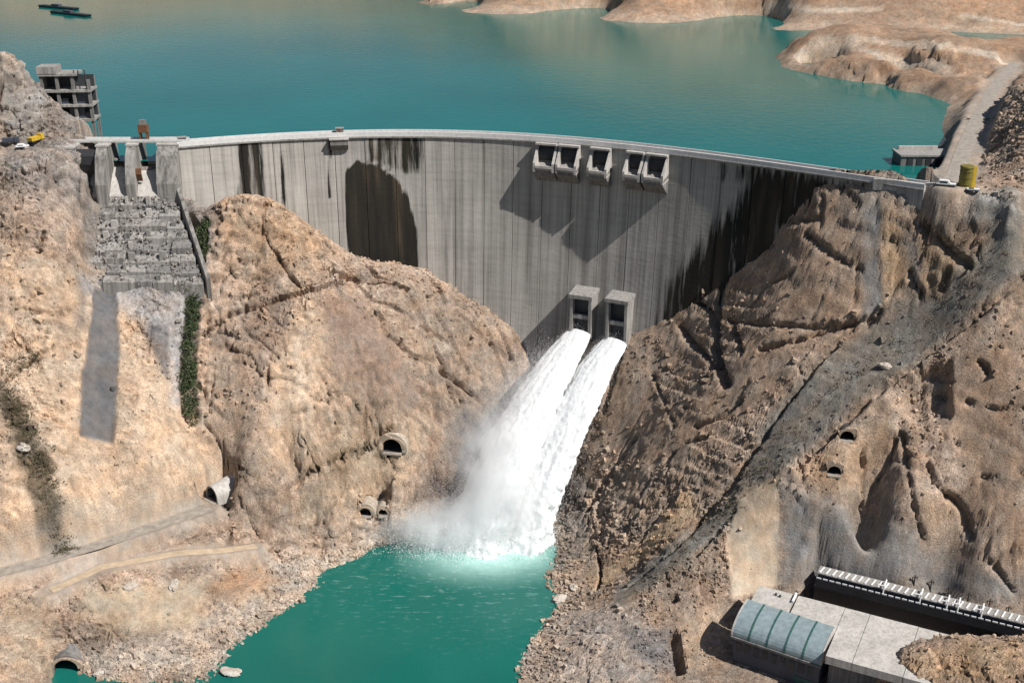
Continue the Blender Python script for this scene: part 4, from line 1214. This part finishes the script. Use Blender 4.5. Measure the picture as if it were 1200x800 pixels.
# ------------------------------------------------------------------ vehicles
def vehicle(p, ang, name, label, cat, body, L=7.0, Wd=2.5, Hc=2.8, bed=True, mats=None):
    root = empty(name, p, label, cat)
    xf = frame(p[0], p[1], p[2], math.cos(ang), math.sin(ang))
    m = MB(); m.box(-L/2, L/2, -Wd/2+.1, Wd/2-.1, .6, 1.0); m.build('chassis', 'dark', root, xf=xf)
    if bed:
        m = MB(); m.hexa([(-L/2, -Wd/2, 1.02), (L*.18, -Wd/2, 1.02), (L*.18, Wd/2, 1.02), (-L/2, Wd/2, 1.02), (-L/2-.3, -Wd/2-.1, 2.6), (L*.2, -Wd/2-.1, 2.6), (L*.2, Wd/2+.1, 2.6), (-L/2-.3, Wd/2+.1, 2.6)]); m.build('tipper_bed', body, root, xf=xf)
        m = MB(); m.hexa([(L*.24, -Wd/2, 1.02), (L/2, -Wd/2, 1.02), (L/2, Wd/2, 1.02), (L*.24, Wd/2, 1.02), (L*.24, -Wd/2, Hc), (L*.44, -Wd/2, Hc), (L*.44, Wd/2, Hc), (L*.24, Wd/2, Hc)]); cab = m.build('cab', body, root, xf=xf)
        m = MB(); m.hexa([(L*.475, -Wd*.42, 1.75), (L*.49, -Wd*.42, 1.75), (L*.49, Wd*.42, 1.75), (L*.475, Wd*.42, 1.75), (L*.45, -Wd*.42, Hc-.2), (L*.465, -Wd*.42, Hc-.2), (L*.465, Wd*.42, Hc-.2), (L*.45, Wd*.42, Hc-.2)]); m.build('windscreen', 'glass', cab, xf=xf)
    else:
        m = MB(); m.prism([(-Wd/2, 1.02), (Wd/2, 1.02), (Wd/2, 1.5), (-Wd/2, 1.5)], -L/2, L/2); m.build('body', body, root, xf=xf)
        m = MB(); m.hexa([(-L*.42, -Wd/2+.05, 1.52), (L*.22, -Wd/2+.05, 1.52), (L*.22, Wd/2-.05, 1.52), (-L*.42, Wd/2-.05, 1.52), (-L*.36, -Wd/2+.25, Hc), (L*.08, -Wd/2+.25, Hc), (L*.08, Wd/2-.25, Hc), (-L*.36, Wd/2-.25, Hc)]); m.build('cabin', body, root, xf=xf)
        m = MB(); m.box(-L*.34, L*.06, -Wd/2+.02, Wd/2-.02, 1.62, Hc-.35); m.build('side_window', 'glass', root, xf=xf)
    for x in (-L*.3, L*.32):
        for y in (-Wd/2+.15, Wd/2-.15):
            m = MB(); m.tube([(x, y-.17, .5), (x, y+.17, .5)], .5, 10); m.build('wheel', 'rubber', root, xf=xf)
def spot(px, py):
    x, y, _ = hit([(px, py)])[0]
    z = max(ground(x + a, y + b) for a in (-1.5, 0, 1.5) for b in (-1.5, 0, 1.5))
    return (x, y, z - .15)
vehicle(spot(43, 168), 1.2, 'tipper_truck', 'yellow tipper truck parked on the grey yard left of the spillway', 'truck', 'yellow', 8, 2.8, 3.4)
vehicle(spot(27, 176), .3, 'parked_van', 'white van parked below the yellow truck on the grey yard', 'van', 'white', 5.6, 2.2, 2.3, False)
vehicle(spot(14, 171), .2, 'parked_truck', 'dark blue truck parked on the grey yard left of the yellow truck', 'truck', 'navy', 7, 2.5, 3.0)
vehicle(spot(1107, 229), -.35, 'parked_bus', 'white minibus parked by the right end of the dam crest', 'bus', 'white', 7.5, 2.4, 2.7, False)
vehicle(spot(1139, 231), -.3, 'parked_car', 'white car parked between the yellow tower and the rock cut', 'car', 'white', 4.8, 1.9, 1.6, False)
# ------------------------------------------------------------------ right end of the crest
x, y, z = spot(1130, 222)
yt = empty('surge_tower', (x, y, z), 'short olive and yellow steel tower at the right end of the dam', 'tower')
m = MB(); m.tube([(x, y, z-2), (x, y, z+7.8)], 2.6, 20); m.build('shell', 'olive', yt)
m = MB(); m.tube([(x, y, z+7.82), (x, y, z+8.4)], [2.9, 2.7], 20); m.build('roof', 'olive', yt)
part_box('lit_side_box', 'yellow', yt, x+2.2, x+3.5, y-1.4, y+.4, z-1, z+8.2)  # yellow block added so the sunlit right side shows in the colour
for k in range(3):
    m = MB(); m.tube([(x, y, z+1+k*2.6), (x, y, z+1.25+k*2.6)], 2.75, 20); m.build('ring', 'olive', yt)
ib = empty('intake_block', atZ(1078, 198, 160), 'dark concrete intake block standing in the reservoir beside the right bank', 'intake')
x0, y0, _ = atZ(1052, 192, 162); x1, y1, _ = atZ(1098, 192, 162)
part_box('wall', 'conc_dark', ib, x0, x1+6, y0-4, y0+9, 150, 166.2)
part_box('top_slab', 'conc', ib, x0-.5, x1+6, y0-4.5, y0+9.5, 166.22, 167)
part_box('hoist_beam', 'conc_light', ib, x0+2, x1+2, y0+7.4, y0+8.6, 167.05, 168.6)
for k in range(4):
    xx = x0 + 3 + k*4.2; part_box('trash_rack', 'gate', ib, xx, xx+2.6, y0-4.25, y0-4.05, 156, 165.4)
rw = empty('retaining_wall', atZ(1070, 226, 165), 'low pale concrete retaining wall below the right end of the dam crest', 'wall')
pts = [spot(px, py) for px, py in [(1022, 229), (1050, 231), (1080, 231), (1102, 232)]]
for (ax, ay, az), (bx_, by_, bz_) in zip(pts[:-1], pts[1:]):
    m = MB(); m.hexa([(ax, ay, az-3), (bx_, by_, bz_-3), (bx_, by_+1, bz_-3), (ax, ay+1, az-3), (ax, ay, az+1.6), (bx_, by_, bz_+1.6), (bx_, by_+1, bz_+1.6), (ax, ay+1, az+1.6)]); m.build('wall_panel', 'conc_light', rw)

# ------------------------------------------------------------------ powerhouse yard
A = Vector(atZ(876, 702, 31)); B = Vector(atZ(979, 735, 31))
Ld = (B - A); Lb = Ld.length; ux = Ld.normalized()
xf = frame(A.x, A.y, 0, ux.x, ux.y)          # x along the hall, -y towards the river
ph = empty('powerhouse', (A.x, A.y, 12), 'powerhouse hall with a curved grey green ribbed roof and dark walls below', 'building')
Wd = 14.5
prof = [( -Wd*math.sin(a), 24.0 + 7.2*math.cos(a)) for a in [math.pi/2*i/10 for i in range(11)]]
nP = 5
for k in range(nP):
    x0 = Lb*k/nP + .35; x1 = Lb*(k+1)/nP - .35
    m = MB(); m.prism(prof + [(-Wd, 23.4), (0, 23.4)], x0, x1); m.build('roof_panel', 'roof', ph, xf=xf)
for k in range(1, nP):
    xm = Lb*k/nP; pr2 = [(y*1.012, 24 + (z-24)*1.02) for y, z in prof]
    m = MB(); m.prism(pr2 + [(-Wd, 23.4), (0, 23.4)], xm-.34, xm+.34); m.build('roof_rib', 'roof_rib', ph, xf=xf)
for x0, x1 in ((-.25, .34), (Lb-.34, Lb+.25)):
    m = MB(); m.prism([(y*1.012, 24 + (z-24)*1.02) for y, z in prof] + [(-Wd, 23.4), (0, 23.4)], x0, x1); m.build('gable_trim', 'conc_light', ph, xf=xf)
m = MB(); m.box(.5, Lb-.5, -Wd+1.4, 0, 4, 23.38); m.build('wall', 'navy', ph, xf=xf)
m = MB(); m.box(-.2, Lb+.2, -Wd-.5, -Wd+.3, 22.5, 23.36); m.build('eaves_beam', 'conc_dark', ph, xf=xf)
for k in range(9):
    x0 = 1.5 + k*(Lb-3)/9; m = MB(); m.box(x0, x0+2.1, -Wd+1.25, -Wd+1.42, 16.5, 20.5); m.build('window', 'glass', ph, xf=xf)
m = MB(); m.box(Lb*.72, Lb*.92, -Wd+1.2, -Wd+1.42, 6, 14.5); m.build('door', 'roof_rib', ph, xf=xf)
for k in range(3):
    m = MB(); m.box(Lb-.48, Lb-.3, -4-k*3.6, -2-k*3.6, 17, 21); m.build('window', 'glass', ph, xf=xf)
# concrete deck behind the hall
dk = empty('concrete_deck', (A.x + 20, A.y, 15), 'flat pale concrete deck of large slabs between powerhouse and cliff', 'deck')
C0 = Vector(atZ(905, 689, 30)); C1 = Vector(atZ(1150, 752, 30))
xd = (C1 - C0).normalized(); Lk = (C1 - C0).length
xf2 = frame(C0.x, C0.y, 0, xd.x, xd.y)
Be = xf2.inverted() @ B; Ae = xf2.inverted() @ A
for k, (x0, x1, yd) in enumerate(((-5, 9.6, Ae.y*-1 - .2), (10.4, Be.x + .2, Be.y*-1 - .4), (Be.x + .4, Be.x + 9.5, 33), (Be.x + 9.7, Be.x + 27, 33), (Be.x + 27.2, Be.x + 45, 33))):
    m = MB(); m.box(x0, x1, -yd, -.2, 26.6, 30 - .06*k); m.build('deck_slab', 'conc_light', dk, xf=xf2)
m = MB(); m.box(Be.x + 1, Be.x + 44, -27, -1, 8, 26.58); m.build('deck_wall', 'conc_dark', dk, xf=xf2)
for (x, y) in ((2.5, -4), (4.2, -4.5)):
    m = MB(); m.tube([(x, y, 29.9), (x, y, 30.9)], .45, 8); m.build('vent_pipe', 'dark', dk, xf=xf2)
m = MB(); m.box(9.2, 9.9, -6.5, -.4, 30.05, 31.2); m.build('upstand', 'white', dk, xf=xf2)
# transformer gallery along the cliff foot
G0 = Vector(atZ(958, 679, 27)); G1 = Vector(atZ(1230, 747, 27)); gd = (G1 - G0).normalized(); Lg = (G1 - G0).length
xf3 = frame(G0.x, G0.y, 0, gd.x, gd.y)
tg = empty('transformer_gallery', (G0.x, G0.y, 20), 'long dark transformer gallery with white railings along the cliff foot', 'gallery')
m = MB(); m.box(0, Lg, 0, 5.2, 14, 29.8); m.build('wall', 'navy', tg, xf=xf3)
m = MB(); m.box(-.4, Lg+.4, -3.6, -.02, 14, 26.5); m.build('walkway', 'dark', tg, xf=xf3)
m = MB(); m.box(-.4, Lg+.4, -.2, 5.6, 29.82, 30.3); rf = m.build('roof', 'conc', tg, xf=xf3)
m = MB(); m.box(0, Lg, -4.3, -3.95, 27.2, 30.9)
nb = 34
m = MB()
for k in range(nb):
    x0 = Lg*k/nb; m = MB(); m.box(x0+.25, x0+Lg/nb-.45, -4.25, -3.9, 30.2, 30.75); m.build('rail_panel', 'white', tg, xf=xf3)
m = MB(); m.box(0, Lg, -4.2, -3.95, 26.4, 30.18); m.build('curb_wall', 'dark', tg, xf=xf3)
for k in range(nb):
    x0 = Lg*k/nb; m = MB(); m.hexa([(x0+.2, .2, 30.35), (x0+.75, .2, 30.35), (x0+1.6, 4.6, 30.35), (x0+1.05, 4.6, 30.35), (x0+.2, .2, 30.7), (x0+.75, .2, 30.7), (x0+1.6, 4.6, 30.7), (x0+1.05, 4.6, 30.7)]); m.build('roof_slat', 'white', tg, xf=xf3)
frame_labels = ['white portal frame over the transformer gallery, first from the dark corner of the cliff', 'white portal frame over the transformer gallery, second from the dark corner of the cliff',
  'white portal frame over the transformer gallery, third from the dark corner of the cliff', 'white portal frame over the transformer gallery, fourth from the dark corner of the cliff', 'white portal frame over the gallery beside the brown rock mound']
for k, px in enumerate((1036, 1078, 1108, 1120, 1146)):
    u = (px - 958) / (1230 - 958)
    x = Lg * u * 1.04
    fr_ = empty('portal_frame', tuple(xf3 @ Vector((x, -1.5, 26.5))), frame_labels[k], 'frame', 'gantry frames over the gallery')
    m = MB(); m.tube([(x-.2, -1.6, 26.4), (x, -.4, 31.8)], .3, 6); m.build('leg', 'white', fr_, xf=xf3)
    m = MB(); m.tube([(x-.2, 5.6, 26.4), (x, 4.2, 31.8)], .3, 6); m.build('leg', 'white', fr_, xf=xf3)
    m = MB(); m.tube([(x-2.4, -.4, 31.9), (x+.4, -.4, 31.9)], .28, 6); m.build('arm', 'white', fr_, xf=xf3)
    m = MB(); m.tube([(x, -.6, 31.9), (x, 4.4, 31.9)], .3, 6); m.build('cross_beam', 'white', fr_, xf=xf3)
# line posts on the cliff above the gallery
post = None
for k, (px, py) in enumerate([(986,668),(1005,670),(1047,686),(1070,692),(1089,698),(1110,701),(1133,710),(1158,716),(1180,724),(1030,676)]):
    x, y, z = hit([(px, py)])[0]
    z = ground(x, y)
    r_ = empty('line_post', (x, y, z), 'short dark steel line post on the grey cliff foot above the gallery', 'post', 'line posts above the gallery')
    xf = Matrix.Translation((x, y, z))
    m = MB(); m.tube([(0, 0, -1.5), (0, 0, 5.6)], [.35, .22], 6); m.build('mast', 'dark', r_, xf=xf)
    m = MB(); m.box(-1.1, 1.1, -.15, .15, 4.4, 4.7); m.build('cross_arm', 'dark', r_, xf=xf)
    for dx in (-.9, .9):
        m = MB(); m.tube([(dx, 0, 3.5), (dx, 0, 4.38)], .2, 6); m.build('insulator', 'rust', r_, xf=xf)

# ------------------------------------------------------------------ barges far out on the reservoir
for (pa, pb, lab) in (((48, 8), (90, 12), 'long dark floating barge, the longer and farther of two on the blue reservoir'), ((62, 15), (104, 20), 'dark floating barge, the nearer of two on the blue reservoir')):
    a = Vector(atZ(*pa, WATER)); b = Vector(atZ(*pb, WATER)); d = (b - a); l = d.length
    r_ = empty('floating_barge', tuple(a + d/2), lab, 'barge', 'barges on the reservoir')
    xf = frame(a.x, a.y, WATER, d.x, d.y)
    m = MB(); m.hexa([(2, -3, -.6), (l-2, -3, -.6), (l-2, 3, -.6), (2, 3, -.6), (0, -3.6, 1.6), (l, -3.6, 1.6), (l, 3.6, 1.6), (0, 3.6, 1.6)]); m.build('hull', 'dark', r_, xf=xf)
    m = MB(); m.box(1, l-1, -3.2, 3.2, 1.62, 1.9); m.build('deck', 'gate', r_, xf=xf)
    m = MB(); m.box(l*.35, l*.55, -2, 2, 1.92, 3.6); m.build('cabin', 'navy', r_, xf=xf)

# ------------------------------------------------------------------ loose rock
def rocks(name, pos, size, col, mat='rock', seed=0):
    r = np.random.RandomState(seed); n = len(pos)
    c = np.array([(x, y, z) for z in (-1, 1) for y in (-1, 1) for x in (-1, 1)], float)
    V = c[None] * (.55 + .45 * r.rand(n, 8, 1)) + .35 * (r.rand(n, 8, 3) - .5)
    V *= (.6 + .7 * r.rand(n, 1, 3))
    ang = r.rand(n) * 6.28; ca, sa = np.cos(ang), np.sin(ang)
    tl = (r.rand(n) - .5) * 1.2; ct, st = np.cos(tl), np.sin(tl)
    x, y, z = V[..., 0], V[..., 1], V[..., 2]
    y, z = y*ct[:, None] - z*st[:, None], y*st[:, None] + z*ct[:, None]
    x, y = x*ca[:, None] - y*sa[:, None], x*sa[:, None] + y*ca[:, None]
    V = np.stack([x, y, z], -1) * np.asarray(size)[:, None, None] + np.asarray(pos)[:, None]
    q = np.array([(0,2,3,1), (4,5,7,6), (0,1,5,4), (1,3,7,5), (3,2,6,7), (2,0,4,6)])
    Q = (q[None] + (np.arange(n) * 8)[:, None, None]).reshape(-1, 4)
    o = np_mesh(name, V.reshape(-1, 3), Q, mat, smooth=False)
    cattr(o, 'albedo', np.repeat(col, 8, 0)); fattr(o, 'rough_rock', np.full(n*8, .5))
    return o
r = np.random.RandomState(5)
NPf = NP.reshape(-1, 3); NC = near[3].reshape(-1, 3); NA = near[4].ravel(); NN = near[5].reshape(-1, 3)
clump = sstep(.0, .5, fbm(NPf, 14, 3, .6, 19.0))
wgt = (NPf[:, 2] > -.5) * (NPf[:, 1] < 575) * (.15 + clump) * NA**2 * sstep(.25, .7, NN[:, 2])
shore = sstep(7, 0, NPf[:, 2]) * (NPf[:, 2] > -.6) * (NPf[:, 1] < 500)
wgt = wgt + 1.5 * shore
wgt[tunnel_cut(NPf)] = 0
wgt[(NPf[:, 0] > 78) & (NPf[:, 0] < 185) & (NPf[:, 1] < 402) & (NPf[:, 2] < 29)] = 0
wgt[(NPf[:, 0] > -205) & (NPf[:, 0] < -132) & (NPf[:, 1] > 508) & (NPf[:, 1] < 556)] = 0
pick = r.choice(len(NPf), 26000, p=wgt / wgt.sum())
sz = np.clip(.33 * np.exp(.5 * r.randn(26000)), .18, 1.5)
rocks('loose_rock', NPf[pick] + NN[pick] * (sz * .25)[:, None], sz, np.clip(NC[pick] * (.72 + .42 * r.rand(26000, 1)), .03, .7), seed=3)
prop(bpy.data.objects['loose_rock'], kind='stuff')
sr = []
for x0, x1, y0_, z0_, y1_, z1_ in STEPS:
    for _ in range(110):
        f_ = random.random(); sr.append((random.uniform(x0, x1), y0_ + (y1_-y0_)*f_, z0_ + (z1_-z0_)*f_ + .9))
rs = prop(rocks('chute_rubble', np.array(sr), np.clip(.3*np.exp(.5*r.randn(len(sr))), .15, 1.0), np.tile(np.array((.33, .31, .28)), (len(sr), 1)) * (.6 + .7*r.rand(len(sr), 1)), seed=9), kind='stuff')
for k, (px, py, s_, lab) in enumerate([
    (270, 788, 3.4, 'pale flat boulder lying in the water off the left beach'), (655, 702, 2.6, 'long pale boulder at the water edge below the right rock wall'),
    (672, 690, 2.2, 'upright pale boulder beside the crack in the right shore'), (1038, 431, 2.0, 'lone pale boulder resting on the grey talus band'),
    (152, 688, 2.2, 'large boulder casting shadow on the sandy bench below the dirt track'), (205, 688, 2.4, 'big pale boulder at the right end of the sandy bench'),
    (28, 527, 2.6, 'pale boulder amid the dark scrub on the left slope'), (118, 790, 1.8, 'boulder beside the flooded diversion tunnel mouth')]):
    x, y, z = (atZ(px, py, 0.2) if k < 2 else hit([(px, py)])[0])
    if k >= 2: z = ground(x, y)
    bmm = bmesh.new(); bmesh.ops.create_icosphere(bmm, subdivisions=3, radius=1.0)
    me = bpy.data.meshes.new('boulder'); bmm.to_mesh(me); bmm.free()
    co = np.zeros(len(me.vertices)*3, np.float32); me.vertices.foreach_get('co', co); co = co.reshape(-1, 3)
    e, c_ = voro(co, .8, k * 3.1)
    co = co * (1 + .22 * c_ + .25 * fbm(co.astype(float), .9, 3, .6, k))[:, None]
    co = co * np.array((1.35, .8, .62 if k else .25)) * s_
    me.vertices.foreach_set('co', co.astype(np.float32).ravel()); me.materials.append(M['rock'])
    o = bpy.data.objects.new('boulder', me); COL.objects.link(o)
    cattr(o, 'albedo', np.tile(np.array((.55, .50, .44)), (len(co), 1))); fattr(o, 'rough_rock', np.full(len(co), .5))
    o.location = (x, y, z + s_*.15); o.rotation_euler = (0, 0, -.3 + k)
    prop(o, lab, 'boulder', 'large boulders')

# ------------------------------------------------------------------ scrub
def scrub(name, pts, mat, seed, n_leaf=16, r0=.8):
    r = np.random.RandomState(seed); n = len(pts)
    c = np.repeat(np.asarray(pts), n_leaf, 0) + r.randn(n*n_leaf, 3) * np.array((r0, r0, r0*.6)) + np.array((0, 0, r0*.6))
    a = r.randn(n*n_leaf, 3); a /= np.linalg.norm(a, axis=1, keepdims=True)
    b = np.cross(a, r.randn(n*n_leaf, 3)); b /= np.linalg.norm(b, axis=1, keepdims=True)
    s_ = (.25 + .35 * r.rand(n*n_leaf, 1)) * r0
    V = np.stack([c - a*s_, c + b*s_*.6, c + a*s_, c - b*s_*.6], 1).reshape(-1, 3)
    o = np_mesh(name, V, np.arange(len(V)).reshape(-1, 4), mat, smooth=False)
    return prop(o, kind='stuff')
def along(line, n, spread, seed):
    r = np.random.RandomState(seed); q = hit(dens(line, 12)); o = []
    for _ in range(n):
        p = q[r.randint(len(q))] + r.randn(3) * spread
        o.append((p[0], p[1], ground(p[0], p[1])))
    return o
scrub('gully_scrub', along([(240,262),(234,300),(226,345),(222,400),(219,450),(224,488)], 260, 1.5, 1), 'scrub', 1, 34, 1.1)
scrub('dry_scrub', along([(5,455),(30,500),(55,560),(70,620)], 260, 2.4, 2) + along([(0,440),(40,420)], 60, 1.5, 3), 'drygrass', 2)
scrub('slope_scrub', along([(1180,300),(1100,360),(1000,440),(920,520),(850,600),(760,680)], 320, 4.0, 4) + along([(330,300),(300,340),(280,320)], 80, 6, 5) + along([(0,210),(5,280)], 80, 2, 6), 'drygrass', 3, 12, .7)
# ------------------------------------------------------------------ flying spray: flecks of torn water round the jets and over the impact
r = np.random.RandomState(21)
pts = []; szs = []
def jp(i, t):
    a, b = np.array(JET0[i]), np.array(LAND[i])
    return np.stack([a[0] + (b[0]-a[0])*t, a[1] + (b[1]-a[1])*t, a[2] + (b[2]-a[2])*(.5*t + .5*t*t)], -1)
for i in range(2):
    n = 26000
    t = r.rand(n) ** .75
    wv = 5.6 + 10 * t ** .7
    g = r.randn(n, 3); g /= np.linalg.norm(g, axis=1, keepdims=True)
    rad = wv * (.88 + .4 * np.abs(r.randn(n)) * (.5 + .5 * t))
    p = jp(i, t) + g * rad[:, None] * np.array((1, .75, .8))
    p[:, 2] += .5
    pts.append(p); szs.append(.10 + .22 * r.rand(n) * (.35 + .65 * t))
n = 42000     # splash round the impact, drifting to the left bank
ii = r.randint(0, 2, n)
c = np.array([tuple(LAND[0]), tuple(LAND[1])])[ii]
p = c + np.stack([r.randn(n) * 15 - 5 * r.rand(n) ** 2 * 5, r.randn(n) * 7 - 1, np.abs(r.randn(n)) * 7], -1)
pts.append(p); szs.append(.12 + .25 * r.rand(n))
n = 70000     # thin veil carried up along the left of the jets
t = r.rand(n)
p = jp(0, .25 + .75 * t) + np.stack([-np.abs(r.randn(n)) * (8 + 13 * t), r.randn(n) * 7, r.randn(n) * 7 + 2], -1)
pts.append(p); szs.append(.08 + .14 * r.rand(n))
p = np.concatenate(pts); sz = np.concatenate(szs)
wsp = fbm(p * np.array((1, 1, .6)), 8, 3, .6, 91.0)
keep = (p[:, 2] > .1) & (wsp > -.12 - .25 * r.rand(len(p)))
p = p[keep]; sz = sz[keep]
n = len(p)
a = r.randn(n, 3); a /= np.linalg.norm(a, axis=1, keepdims=True)
b = np.cross(a, r.randn(n, 3)); b /= np.linalg.norm(b, axis=1, keepdims=True)
V = np.stack([p - a*sz[:, None], p + b*sz[:, None], p + a*sz[:, None]], 1).reshape(-1, 3)
m_, nt_, b_ = new_mat('spray_flecks')
b_.inputs['Base Color'].default_value = (.97, .975, .975, 1); b_.inputs['Roughness'].default_value = .8
tr = N(nt_, 'ShaderNodeBsdfTranslucent'); tr.inputs['Color'].default_value = (.97, .975, .975, 1)
mx = N(nt_, 'ShaderNodeMixShader'); mx.inputs[0].default_value = .5
nt_.links.new(b_.outputs[0], mx.inputs[1]); nt_.links.new(tr.outputs[0], mx.inputs[2]); nt_.links.new(mx.outputs[0], nt_.nodes['Material Output'].inputs['Surface'])
M['flecks'] = m_
prop(np_mesh('flying_spray', V, np.arange(len(V)).reshape(-1, 3), 'flecks', smooth=False), kind='stuff')
